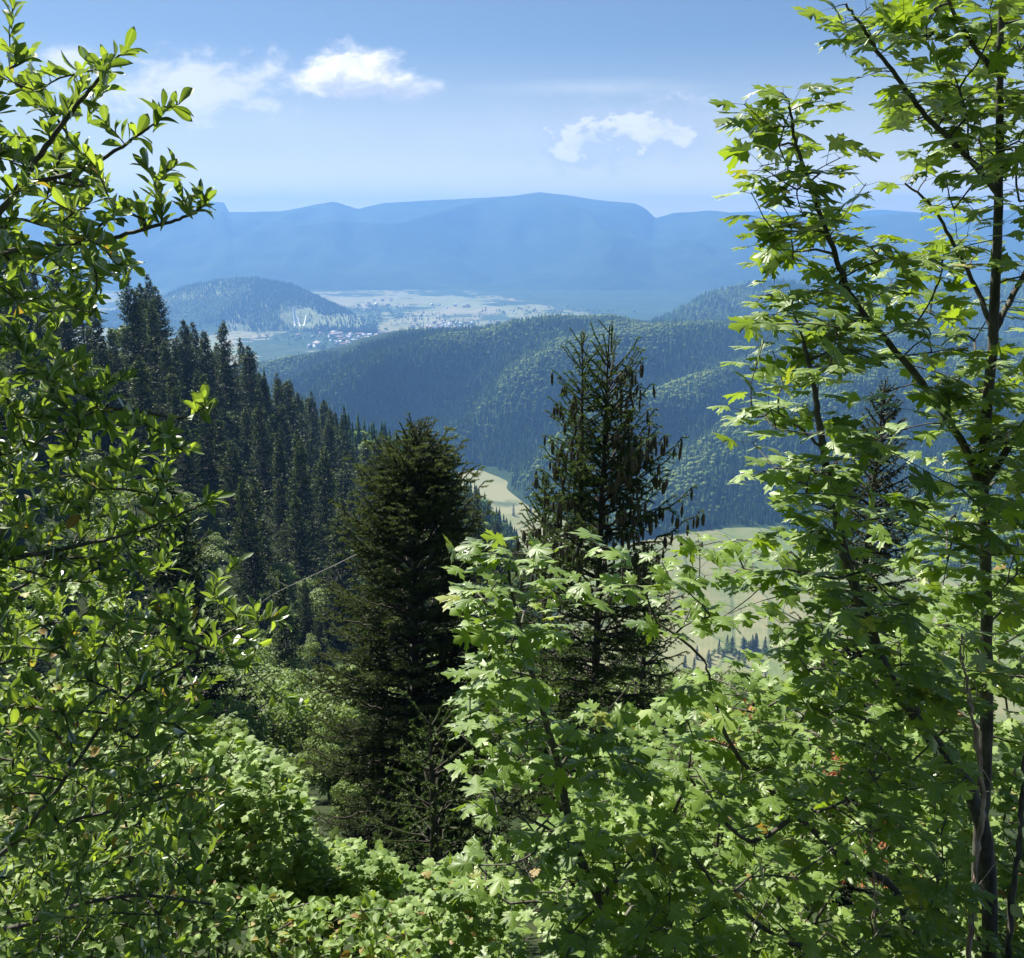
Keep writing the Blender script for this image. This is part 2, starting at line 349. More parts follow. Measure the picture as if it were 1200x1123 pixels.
# flat ground behind the camera, reaching round it
X, Y = np.meshgrid(np.linspace(-700, 700, 80), np.linspace(-400, .32, 60), indexing='ij')
grid_obj('hilltop_ground', X, Y, np.where(Y < 0, -Y*.35, 0)+near_z(X*0, Y*0+.3)-.03+fbm(X/40, Y/40, 4)*2*np.clip(-Y/20, 0, 1), M['ground'])
uu, dd = np.meshgrid(np.linspace(-2.6, 2.6, 200), np.geomspace(1150, 16000, 160), indexing='ij')
grid_obj('valley', uu*dd, dd, -484+fbm(uu*dd/900, dd/900, 4, 8)*9*np.clip((dd-1300)/500, 0, 1)+np.clip((dd-4200)/3000, 0, 1)*70, M['fields'])

class Land:
    wave = 0
    def spur(s, x, y, dc): return np.cos(2*math.pi*(x-1.2*(y-dc)+90)/480+1.5*fbm(x/600, y/600, 2, 5))
    """a ridge: a crest line, a front foot and a back foot, with spurs down its flanks"""
    def __init__(s, pts, front, back, foot, amp, wl, seed, rough=.02, pw=1.0, skew=0.0):
        s.u, s.d, s.z = crest(pts); s.front, s.back, s.foot, s.amp, s.wl, s.seed, s.rough, s.pw, s.skew = front, back, foot, amp, wl, seed, rough, pw, skew
    def fr(s, u): return s.front if np.isscalar(s.front) else np.interp(u, UV(np.array(s.front[0]), 450.)[0], s.front[1])
    def h(s, x, y):
        uu = x/y; dc = np.interp(uu, s.u, s.d); zc = np.interp(uu, s.u, s.z)
        f_ = s.fr(uu)
        t = np.where(y < dc, (y-(dc-f_))/f_, 1-(y-dc)/s.back); t = np.clip(t, 0, 1)
        prof = np.where(t > 0, t**s.pw, 0); prof = prof*(1.25-.25*prof)
        z = s.foot+(zc-s.foot)*prof
        env = np.sin(np.pi*np.clip(t, 0, 1))**.8
        xx = x+(y-dc)*s.skew
        rid = 1-np.abs(fbm(xx/s.wl, y/(s.wl*2.6), 4, s.seed))*2.2
        return z+env*s.amp*(rid-.55)+env*s.wave*s.spur(x, y, dc)+s.rough*s.wl*fbm(x/s.wl*3, y/s.wl*3, 5, s.seed+9)*np.clip(t*4, 0, 1)
    def build(s, name, mat, nu=260, nd=150, u0=None, u1=None):
        u0 = s.u[0] if u0 is None else u0; u1 = s.u[-1] if u1 is None else u1
        U = np.linspace(u0, u1, nu); dc = np.interp(U, s.u, s.d)
        t = np.concatenate([np.linspace(-1, 0, int(nd*.72), endpoint=False), np.linspace(0, 1, nd-int(nd*.72))])
        D = dc[:, None]+np.where(t < 0, t, 0)[None]*np.reshape(s.fr(U)+0*U, (-1, 1))+np.where(t < 0, 0, t*s.back)[None]; UU = np.repeat(U[:, None], nd, 1)
        return grid_obj(name, UU*D, D, s.h(UU*D, D), mat)
mid = Land([(150, 560, 1900), (300, 470, 2050), (380, 430, 2150), (430, 408, 2200), (480, 396, 2300), (560, 392, 2350), (600, 385, 2350), (650, 379, 2350), (720, 379, 2350),
            (790, 384, 2400), (870, 386, 2400), (960, 392, 2350), (1050, 400, 2300), (1200, 405, 2200), (1400, 410, 2100), (1700, 420, 2000)], ([150, 380, 500, 560, 620, 700, 1700], [650, 620, 560, 560, 800, 1050, 1050]), 1200, -490, 60, 520, 21, .03, 1.0, -1.2); mid.wave = 34
mid.build('forested_ridge', M['ridge'], 420, 230)
dark = Land([(690, 400, 3500), (740, 388, 3600), (790, 368, 3700), (830, 345, 3800), (870, 335, 3850), (920, 333, 3900), (1000, 345, 3900), (1080, 340, 3900), (1200, 330, 3900), (1500, 320, 3900)], 900, 1200, -495, 50, 500, 31, .025)
dark.build('wooded_hill', M['far'], 200, 110)
rnd = Land([(120, 372, 5000), (180, 352, 5000), (220, 337, 5000), (260, 329, 5000), (300, 327, 5000), (340, 334, 5000), (380, 352, 4900), (420, 372, 4800), (450, 384, 4700), (480, 392, 4650)], 600, 900, -490, 22, 400, 41, .02)
M['round'] = forest_mat('round_hill_ground', (.03, .06, .025), (.06, .10, .035), .010, 20, .44)
rnd.build('round_hill', M['round'], 160, 90)
M['range'] = forest_mat('range_forest', (.025, .05, .022), (.05, .08, .035), .004, 40, .74)
far = Land([(-900, 300, 9500), (-300, 285, 9500), (0, 262, 9500), (60, 250, 9500), (130, 244, 9500), (200, 238, 9500), (262, 237, 9500), (268, 249, 9500), (330, 248, 9500), (370, 240, 9500), (392, 236, 9500), (420, 245, 9500), (450, 238, 9500), (520, 234, 9500), (600, 230, 9500), (632, 225, 9500),
            (660, 228, 9500), (700, 234, 9500), (745, 238, 9500), (757, 244, 9500), (768, 255, 9500), (790, 249, 9500), (830, 247, 9500), (870, 251, 9500), (930, 258, 9500), (1000, 256, 9500), (1060, 250, 9500), (1120, 252, 9500), (1200, 245, 9500), (1500, 250, 9500), (2100, 270, 9500)], 2800, 3500, -430, 230, 1300, 51, .008, .9)
far.build('mountain_range', M['range'], 600, 170)
far2 = Land([(700, 262, 12600), (800, 256, 12600), (860, 249, 12600), (900, 247, 12600), (960, 251, 12600), (1030, 246, 12600), (1100, 250, 12600), (1300, 256, 12600)], 2500, 1500, -430, 120, 1500, 61, .006)
far2.build('distant_mountain', M['range'], 160, 60)

# ------------------------------------------------------------------ haze
def box(name, lo, hi, mat):
    x0, y0, z0 = lo; x1, y1, z1 = hi
    V = np.array([(x, y, z) for x in (x0, x1) for y in (y0, y1) for z in (z0, z1)])
    Fq = np.array([(0, 1, 3, 2), (4, 6, 7, 5), (0, 4, 5, 1), (2, 3, 7, 6), (0, 2, 6, 4), (1, 5, 7, 3)])
    o = bpy.data.objects.new(name, fast_mesh(name, V, [Fq], mat)); C.objects.link(o); return o
hm = bpy.data.materials.new('haze'); hm.use_nodes = True; hm.node_tree.nodes.clear(); g = G(hm.node_tree)
pv = g.n('ShaderNodeVolumePrincipled'); pv.inputs['Color'].default_value = (.18, .385, .79, 1); pv.inputs['Density'].default_value = 1.5e-4
pv.inputs['Anisotropy'].default_value = 0.15
ho = g.n('ShaderNodeOutputMaterial'); g.nt.links.new(pv.outputs[0], ho.inputs['Volume'])
tag(box('haze', (-30000, -450, -620), (30000, 15500, 520), hm), kind='stuff')

# ------------------------------------------------------------------ leaf templates
def maple_template(curl, seed):
    r = np.random.default_rng(seed)
    half = np.array([(.10, -.07), (.27, -.05), (.46, -.10), (.39, .05), (.51, .12), (.30, .21), (.48, .31), (.64, .33), (.59, .42), (.76, .56), (.57, .54), (.50, .64), (.38, .53), (.18, .46), (.22, .63), (.35, .75), (.20, .75), (.13, .87)])
    half = half+r.normal(size=half.shape)*.012
    oth = half[::-1]*[-1, 1]
    xy = np.vstack([[(0, .0)], half, [(0, 1.0)], oth])
    hub = np.array([[0, .22]]); mid_ = hub+(xy-hub)*.5
    allxy = np.vstack([hub, mid_, xy]); n = len(xy)
    x, y = allxy[:, 0], allxy[:, 1]; rr = np.hypot(x, y-.2)
    z = -curl*rr**2*.55+.05*np.cos(5*np.arctan2(x, y+.05))*rr-.10*np.abs(x)
    V = np.stack([x, y, z], -1)
    i = np.arange(n); j = (i+1) % n
    T = np.stack([0*i, 1+i, 1+j], -1); Q = np.stack([1+i, 1+n+i, 1+n+j, 1+j], -1)
    Q2 = np.concatenate([Q[:, [0, 1, 2]], Q[:, [0, 2, 3]]])
    return V, np.concatenate([T, Q2])
def oval_template(curl, fold, wd=.27, shape=(.03, .12, .21, .26, .27, .21, .0)):
    ts = np.linspace(0, 1, len(shape)); ww = np.array(shape)*wd/.27; V = []; 
    for t, w_ in zip(ts, ww):
        z = -curl*t*t; V += [(-w_, t, z+fold*w_), (-w_*.5, t, z+fold*w_*.45), (0, t, z), (w_*.5, t, z+fold*w_*.45), (w_, t, z+fold*w_)]
    V = np.array(V); Fq = []
    for i in range(len(shape)-1):
        for k in range(4):
            a = i*5+k; Fq += [(a, a+1, a+6), (a, a+6, a+5)]
    return V, np.array(Fq)
MAPLE = [maple_template(c, s) for c, s in ((.0, 1), (.15, 2), (.35, 3), (.6, 4))]
OVAL = [oval_template(c, f, .20, (.03, .10, .18, .24, .27, .19, .0)) for c, f in ((.05, .5), (.2, .35), (.35, .7), (-.12, .4))]
ROUND = [oval_template(c, f, .38, (.05, .20, .27, .27, .22, .12, 0)) for c, f in ((.1, .4), (.3, .3), (.45, .6))]
def small_lobed(curl):
    xy = np.array([(0, 0), (.3, -.08), (.5, .1), (.36, .25), (.62, .5), (.35, .52), (.25, .75), (0, 1), (-.25, .75), (-.35, .52), (-.62, .5), (-.36, .25), (-.5, .1), (-.3, -.08)])
    allxy = np.vstack([[(0, .3)], xy]); x, y = allxy.T; rr = np.hypot(x, y-.2)
    V = np.stack([x, y, -curl*rr**2-.15*np.abs(x)], -1); n = len(xy); i = np.arange(n)
    return V, np.stack([0*i, 1+i, 1+(i+1) % n], -1)
LOBED = [small_lobed(c) for c in (.1, .35, .6)]
def put_leaves(mb, pos, tip, nor, size, tone, templates, squash=None):
    """every leaf is its own small blade: base at pos, pointing along tip, facing nor"""
    n = len(pos); tip = nrm(tip); nor = nrm(nor-np.sum(nor*tip, -1, keepdims=True)*tip); side = np.cross(tip, nor)
    which = rng.integers(0, len(templates), n); size = np.broadcast_to(size, (n,)); tone = np.broadcast_to(tone, (n,))
    wf = 1+rng.normal(size=n)*.08
    for k, (TV, TF) in enumerate(templates):
        ix = np.where(which == k)[0]
        if not len(ix): continue
        V = pos[ix, None]+size[ix, None, None]*(TV[None, :, 0:1]*wf[ix, None, None]*side[ix, None]+TV[None, :, 1:2]*tip[ix, None]+TV[None, :, 2:3]*nor[ix, None])
        m = len(TV); Fq = (TF[None]+(np.arange(len(ix))*m)[:, None, None]).reshape(-1, 3)
        mb.add(V.reshape(-1, 3), Fq, np.repeat(tone[ix], m), np.tile(TV*[1, 1, 0], (len(ix), 1)))

# ------------------------------------------------------------------ growing a broadleaved tree towards its leaf clusters
def grow(stems, targets, seg=.09, bend=.25, back=.25, seed=1, wander=.02):
    """stems: list of (points, r0, r1). targets: (n,3). returns nodes, parents, tip indices"""
    r = np.random.default_rng(seed); N = []; Pn = []
    for pts in stems:
        q = smooth_path(pts, 8); base = len(N)
        for i, p in enumerate(q): N.append(p); Pn.append(-1 if i == 0 else base+i-1)
    ns = len(N); N = np.array(N)
    D = np.sqrt(((targets[:, None]-N[None])**2).sum(-1)).min(1); order = np.argsort(D)
    cap = ns+len(targets)*60; A = np.zeros((cap, 3)); A[:ns] = N; cnt = ns; par = list(Pn); tips = []
    for ti in order:
        t = targets[ti]; d = A[:cnt]-t; dist = np.sqrt((d*d).sum(1))
        cost = dist+back*np.maximum(0, d[:, 2])*2      # joining a limb above the cluster is dear
        k = int(np.argmin(cost)); L = dist[k]
        if L < .02: tips.append(k); continue
        p0 = A[k]; pk = par[k]; dv = nrm(p0-A[pk]) if pk >= 0 else nrm(t-p0)
        m = max(2, int(L/seg)); c = p0+(dv*.35+np.array([0, 0, .15]))*L*bend+(t-p0)*.4
        prev = k
        for s in np.linspace(0, 1, m+1)[1:]:
            q = (1-s)**2*p0+2*s*(1-s)*c+s*s*t+(r.normal(size=3)*wander*L*.3 if s < 1 else 0)
            A[cnt] = q; par.append(prev); prev = cnt; cnt += 1
        tips.append(prev)
    return A[:cnt], np.array(par), np.array(tips), ns
def limb_mesh(mb, A, par, tips, ns, r_tip, ex=.46, rmax=None):
    n = len(A); cntt = np.zeros(n); cntt[tips] += 1
    for i in range(n-1, -1, -1):
        if par[i] >= 0: cntt[par[i]] += cntt[i]
    rad = r_tip*np.maximum(cntt, 1)**ex
    if rmax: rad = np.minimum(rad, rmax)
    e = np.where((par >= 0) & (np.arange(n) >= ns))[0]
    sticks(mb, A[par[e]], A[e], np.minimum(rad[par[e]], rad[e]*1.25), rad[e], 5)
    return rad
def in_poly(px, py, poly):
    poly = np.asarray(poly, float); inside = np.zeros(len(px), bool); j = len(poly)-1
    for i in range(len(poly)):
        xi, yi = poly[i]; xj, yj = poly[j]
        c = ((yi > py) != (yj > py)) & (px < (xj-xi)*(py-yi)/(yj-yi+1e-12)+xi); inside ^= c; j = i
    return inside
def fill(poly, n, d0, d1, r):
    """n points spread through the depth of a crown whose outline is poly"""
    poly = np.asarray(poly, float); lo = poly.min(0); hi = poly.max(0); res = np.zeros((0, 2))
    while len(res) < n:
        q = r.uniform(lo, hi, (n*3, 2)); res = np.vstack([res, q[in_poly(q[:, 0], q[:, 1], poly)]])
    res = res[:n]; dep = r.uniform(d0, d1, n)
    return np.array([P(a, b, c) for (a, b), c in zip(res, dep)])
def tipdir(A, par, tips):
    g1 = par[tips]; g2 = np.where(par[g1] >= 0, par[g1], g1)
    return nrm(A[tips]-A[g2]+1e-6)

def maple_clusters(mbL, mbT, pos, d, r, size=.115, npair=(1, 4), shadefn=None, stalk_r=.0013):
    """opposite pairs of long-stalked leaves round the end of each shoot, blades held nearly level"""
    PA = []; PB = []; tips = []; tone = []; nors = []; sizes = []
    for p, dv in zip(pos, d):
        k = r.integers(*npair)
        for j in range(k):
            q = p-dv*(.055*j+r.uniform(0, .02)); a0 = r.uniform(0, math.pi)+j*math.pi/2
            base = np.cross(dv, UP); base = nrm(base) if np.linalg.norm(base) > .1 else np.array([1., 0, 0]); b2 = np.cross(dv, base)
            for s in (0, math.pi):
                o = math.cos(a0+s)*base+math.sin(a0+s)*b2
                o = nrm(o*[1, 1, .35]+dv*.45+np.array([0, 0, .12])); Ls = r.uniform(.04, .10)*(size/.115)
                e = q+o*Ls; PA.append(q); PB.append(e); h = nrm(o*[1, 1, 0]+r.normal(size=3)*[.25, .25, 0]+1e-5)
                tips.append(nrm(h+np.array([0, 0, r.uniform(-.22, .14)]))); nors.append(nrm(UP+r.normal(size=3)*.36))
                tone.append(np.clip(r.normal(.5, .17), .02, .93) if r.random() > .0006 else 1); sizes.append(size*r.uniform(.6, 1.22)*(1 if j < 2 else 1.1))
    if not PA: return
    PA = np.array(PA); PB = np.array(PB)
    sticks(mbT, PA, PB, np.full(len(PA), stalk_r), np.full(len(PA), stalk_r*.8), 3, .8)
    put_leaves(mbL, PB, np.array(tips), np.array(nors), np.array(sizes), np.array(tone), MAPLE)
def rosettes(mbL, mbT, A, par, tips, r, size=.085, n=(5, 9), oddp=.015, along=3, T=None, level=False):
    PA = []; TI = []; NO = []; SZ = []; TO = []
    T = T or OVAL; d = tipdir(A, par, tips)
    for t, dv in zip(tips, d):
        k = r.integers(*n); p = A[t]; base = np.cross(dv, [.3, .2, 1]); base = nrm(base); b2 = np.cross(dv, base); a0 = r.uniform(0, 6.28)
        up = nrm(dv+np.array([0, 0, .5]))
        for j in range(k):
            a = a0+j*2.4; o = math.cos(a)*base+math.sin(a)*b2; spread = .35+.75*r.random()*(1-.3*j/k)
            PA.append(p-dv*.012*j); TI.append(nrm(up+o*spread+r.normal(size=3)*.1)); NO.append(nrm(up*.9-o*.5+r.normal(size=3)*.25+UP*.3))
            SZ.append(size*r.uniform(.55, 1.2)); TO.append(r.uniform(.94, 1) if r.random() < oddp else np.clip(r.normal(.5, .2), 0, .92))
        q = t
        for j in range(along):
            q2 = par[q]
            if q2 < 0: break
            s = r.random(); p = A[q]*(1-s)+A[q2]*s; o = r.normal(size=3); o = nrm(o-dv*np.dot(o, dv)); q = q2
            PA.append(p); TI.append(nrm(o+dv*.6+UP*.2)); NO.append(nrm(UP+r.normal(size=3)*.45)); SZ.append(size*r.uniform(.6, 1.1)); TO.append(r.uniform(.94, 1) if r.random() < oddp else np.clip(r.normal(.45, .2), 0, .92))
    PA, TI, NO = np.array(PA), np.array(TI), np.array(NO)
    TO = np.array(TO); TO = np.where(TO < .935, np.clip(TO+.35*fbm(PA[:, 0]*2.2+PA[:, 2], PA[:, 1]*2.2-PA[:, 2]*.7, 3, 12), 0, .92), TO)
    if level:
        PA = PA+r.normal(size=PA.shape)*[.035, .035, .02]*size/.1; TI = TI*[1, 1, .35]+r.normal(size=TI.shape)*[.4, .4, .15]; NO = UP+r.normal(size=NO.shape)*.38
    put_leaves(mbL, PA, TI, NO, np.array(SZ), np.array(TO), T)
# openings in the maple foliage where the valley meadow and the dark spruces show through
GAPS = [([(775, 645), (855, 645), (872, 712), (800, 716)], .9), ([(828, 722), (900, 722), (900, 775), (835, 775)], .8), ([(650, 700), (750, 690), (745, 830), (660, 830)], .85), ([(1005, 430), (1065, 430), (1065, 740), (1005, 740)], .55),
        ([(850, 330), (880, 620), (800, 620), (800, 330)], 1.0)]
def S(*pts): return [P(*p) for p in pts]
def rooted(x, y): return np.array([x, y, float(near_z(x, y))-.15])
def local(mb, base):
    for i in range(len(mb.V)): mb.V[i] = mb.V[i]-base
def maple(name, label, stems, polys, tips_px, seed, cat='maple', size=.115, r_tip=.0022, seg=.09, group=None, dense=.72):
    """stems: [(points, r_base, r_top)], polys: [(outline, count, near, far)]"""
    r = np.random.default_rng(seed); mbT = MB(); mbL = MB(); mbS = mbT
    base = np.array(stems[0][0][0])
    for pts, r0, r1 in stems:
        q = smooth_path(pts, 8); q = q+r.normal(size=q.shape)*.002; tube(mbT, q, np.linspace(r0, r1, len(q)), 9, .5, .05)
    tg = [fill(p, int(n*dense), a, b, r) for p, n, a, b in polys]
    if tips_px: tg.append(np.array([P(*t) for t in tips_px]))
    tg = np.concatenate(tg); kx, ky = proj(tg)
    out_ = np.zeros(len(tg), bool)
    for kp, pr_ in GAPS: out_ |= in_poly(kx, ky, kp) & (r.random(len(tg)) < pr_)
    tg = tg[~out_]
    A, par, tp, ns = grow([s[0] for s in stems], tg, seg, seed=seed)
    limb_mesh(mbT, A, par, tp, ns, r_tip, .42, .02)
    maple_clusters(mbL, mbS, A[tp], tipdir(A, par, tp), r, size*.84)
    e = empty(name, base, label, cat, group)
    for mb in (mbT, mbL): local(mb, base)
    mbT.build('trunk', M['bark'], e, True); c = mbL.build('crown', M['maple'], e); 
    return e
#==FOREGROUND==
# ---- the tall maple at the right
tb = rooted(3.05, 4.3)
maple('maple_tree', 'tall thin-trunked maple at the right edge, its top leaves dark against the sky', [
    ([tb]+S((1148, 1060, 4.25), (1154, 900, 4.2), (1156, 740, 4.2), (1152, 560, 4.2), (1164, 380, 4.2), (1171, 200, 4.2), (1172, 60, 4.2), (1176, -60, 4.2)), .043, .010),
    (S((1150, 575, 4.2), (1128, 520, 4.2), (1085, 455, 4.15), (1040, 400, 4.1), (1000, 350, 4.0), (975, 290, 3.95), (950, 220, 3.9), (932, 165, 3.9), (925, 125, 3.9)), .020, .005),
    (S((1152, 570, 4.2), (1185, 520, 4.1), (1215, 470, 4.0), (1250, 380, 3.9)), .02, .008),
    (S((1163, 395, 4.2), (1185, 350, 4.3), (1215, 290, 4.4), (1240, 200, 4.4)), .018, .006),
    (S((1168, 225, 4.2), (1130, 180, 4.1), (1080, 130, 4.0), (1035, 70, 3.95), (1010, 30, 3.9), (990, 5, 3.9)), .014, .004),
    (S((1172, 90, 4.2), (1145, 60, 4.2), (1115, 10, 4.2), (1100, -40, 4.2)), .012, .005),
    (S((1162, 385, 4.2), (1145, 340, 4.3), (1120, 290, 4.3), (1090, 240, 4.2), (1060, 215, 4.2)), .013, .004)],
    [([(1085, -40), (1230, -40), (1240, 180), (1150, 200), (1110, 120), (1075, 40)], 85, 3.8, 4.8),
     ([(1100, 150), (1230, 150), (1240, 520), (1080, 520), (1060, 400), (1060, 290), (1110, 280)], 90, 3.7, 4.9),
     ([(960, 10), (1090, 0), (1100, 150), (1060, 190), (1000, 110), (1000, 60)], 12, 3.8, 4.4),
     ([(1040, 90), (1130, 110), (1150, 180), (1070, 190)], 14, 3.8, 4.4),
     ([(885, 120), (950, 120), (975, 235), (930, 255), (880, 215)], 20, 3.7, 4.2),
     ([(890, 260), (960, 250), (1060, 300), (1090, 420), (960, 400), (905, 345)], 50, 3.7, 4.5),
     ([(1000, 400), (1090, 430), (1230, 480), (1230, 640), (1030, 640), (990, 500)], 110, 3.6, 4.9),
     ([(1030, 600), (1230, 600), (1230, 820), (1030, 820)], 120, 3.6, 5.2)],
    [(975, 10, 3.9), (1020, 8, 3.9), (985, 30, 3.9), (1060, 15, 3.95), (1000, 50, 3.9), (1045, 55, 3.9), (1025, 85, 4), (1060, 100, 4), (872, 122, 3.9), (915, 108, 3.9), (925, 118, 3.9), (965, 118, 3.9), (905, 150, 3.9),
     (890, 195, 3.9), (880, 225, 3.9), (985, 185, 3.9), (1015, 215, 4), (895, 255, 3.9), (970, 245, 3.9), (1085, 210, 4.2), (1060, 215, 4.2), (1110, 235, 4.2), (895, 290, 3.95), (1020, 290, 4.1), (1050, 300, 4.1)], 11, seg=.1, size=.134)
# ---- the leaning maple stem in front of it
tb = rooted(2.55, 3.7)
maple('maple_tree', 'leaning maple stem bending from lower right up to the left, leaves lit yellow-green', [
    ([tb]+S((1160, 1060, 3.7), (1140, 935, 3.7), (1085, 855, 3.7), (1040, 790, 3.7), (1010, 710, 3.7), (990, 650, 3.7), (975, 580, 3.7), (960, 500, 3.7), (955, 460, 3.7), (942, 400, 3.7)), .042, .008),
    (S((963, 525, 3.7), (935, 500, 3.65), (905, 480, 3.6)), .007, .003)],
    [([(860, 480), (900, 430), (890, 370), (930, 350), (1010, 380), (1050, 520), (960, 560), (900, 560)], 58, 3.3, 4.1),
     ([(850, 640), (880, 550), (960, 545), (1060, 600), (1060, 700), (900, 700)], 60, 3.3, 4.1),
     ([(850, 650), (1060, 680), (1130, 800), (1080, 850), (900, 800), (840, 730)], 75, 3.2, 4.2)],
    [(870, 490, 3.6), (880, 450, 3.6), (895, 400, 3.6), (860, 495, 3.6), (885, 355, 3.7), (900, 345, 3.7), (880, 560, 3.6), (850, 590, 3.6), (860, 635, 3.6), (820, 640, 3.6), (930, 350, 3.7)], 12, size=.12)
# ---- low maple sprawling across the bottom right
tb = rooted(1.95, 3.6)
maple('maple_tree', 'low sprawling maple with limbs slanting up to the left across the bottom right', [
    ([tb]+S((1060, 1075, 3.6), (985, 1005, 3.6), (935, 955, 3.6), (880, 905, 3.6), (850, 860, 3.55), (835, 810, 3.5), (826, 775, 3.5)), .022, .004),
    (S((935, 955, 3.6), (880, 985, 3.5), (830, 940, 3.4), (800, 900, 3.4)), .014, .004),
    (S((1040, 1060, 3.6), (950, 1110, 3.3), (860, 1060, 3.2), (810, 1000, 3.2)), .016, .004),
    (S((880, 905, 3.6), (930, 860, 3.8), (960, 800, 3.9)), .010, .004)],
    [([(680, 690), (760, 640), (880, 690), (960, 740), (900, 800), (800, 830), (720, 760)], 26, 3.1, 4.1),
     ([(790, 800), (1130, 790), (1140, 900), (1000, 940), (800, 930)], 120, 3.2, 4.4),
     ([(780, 900), (1130, 900), (1150, 1160), (760, 1160)], 190, 2.9, 4.4)],
    [(700, 640, 3.5), (730, 650, 3.5), (690, 690, 3.5), (720, 705, 3.5), (755, 690, 3.5), (790, 650, 3.5), (820, 640, 3.5), (770, 730, 3.5), (800, 715, 3.5), (845, 660, 3.5)], 13, size=.110, dense=.86)
# ---- the young maple in the middle
tb = rooted(.62, 3.5)
maple('maple_sapling', 'young upright maple at the centre, pale sunlit leaves in front of the cone-laden spruce', [
    ([tb]+S((725, 1110, 3.5), (700, 1050, 3.5), (672, 985, 3.5), (655, 900, 3.5), (635, 830, 3.5), (618, 770, 3.5), (603, 710, 3.5), (593, 650, 3.5)), .030, .004),
    (S((700, 1050, 3.5), (760, 1000, 3.4), (800, 930, 3.4), (810, 880, 3.4)), .012, .004),
    (S((672, 985, 3.5), (620, 960, 3.4), (580, 930, 3.3)), .009, .003),
    (S((655, 900, 3.5), (700, 850, 3.6), (740, 800, 3.6)), .009, .003)],
    [([(560, 660), (620, 640), (650, 690), (640, 800), (690, 860), (590, 870), (540, 840), (555, 760)], 40, 3.1, 3.9),
     ([(540, 860), (720, 830), (790, 900), (760, 1000), (560, 1000)], 85, 3.0, 4.1),
     ([(545, 1000), (800, 960), (830, 1160), (590, 1160)], 110, 2.9, 4.2)],
    [(590, 642, 3.5), (570, 650, 3.5), (615, 650, 3.5), (545, 655, 3.5), (640, 655, 3.5), (560, 700, 3.5), (630, 690, 3.5), (555, 740, 3.5), (640, 740, 3.5), (550, 840, 3.4), (560, 930, 3.3), (720, 810, 3.5), (700, 840, 3.5)], 14, cat='maple sapling', size=.113, dense=.86)

# ---- the oval-leaved shrub on the left
def shrub(name, label, stems, polys, tips_px, seed, mat, cat='shrub', size=.085, T=None, n=(5, 9), along=3, r_tip=.0022, oddp=.015, seg=.08, group=None, bark='twig', level=False, dense=1.0):
    r = np.random.default_rng(seed); mbT = MB(); mbL = MB(); base = np.array(stems[0][0][0])
    for pts, r0, r1 in stems:
        q = smooth_path(pts, 8); q = q+r.normal(size=q.shape)*.0012; tube(mbT, q, np.linspace(r0, r1, len(q)), 7, .5, .05)
    tg = [fill(p, int(k*dense), a, b, r) for p, k, a, b in polys]
    if tips_px: tg.append(np.array([P(*t) for t in tips_px]))
    tg = np.concatenate(tg); A, par, tp, ns = grow([s[0] for s in stems], tg, seg, seed=seed)
    limb_mesh(mbT, A, par, tp, ns, r_tip, .4, .009)
    rosettes(mbL, mbT, A, par, tp, r, size, n, oddp, along, T, level)
    e = empty(name, base, label, cat, group); local(mbT, base); local(mbL, base)
    mbT.build('trunk', M[bark], e, True); mbL.build('crown', M[mat], e); return e
tb = rooted(-2.1, 2.9)
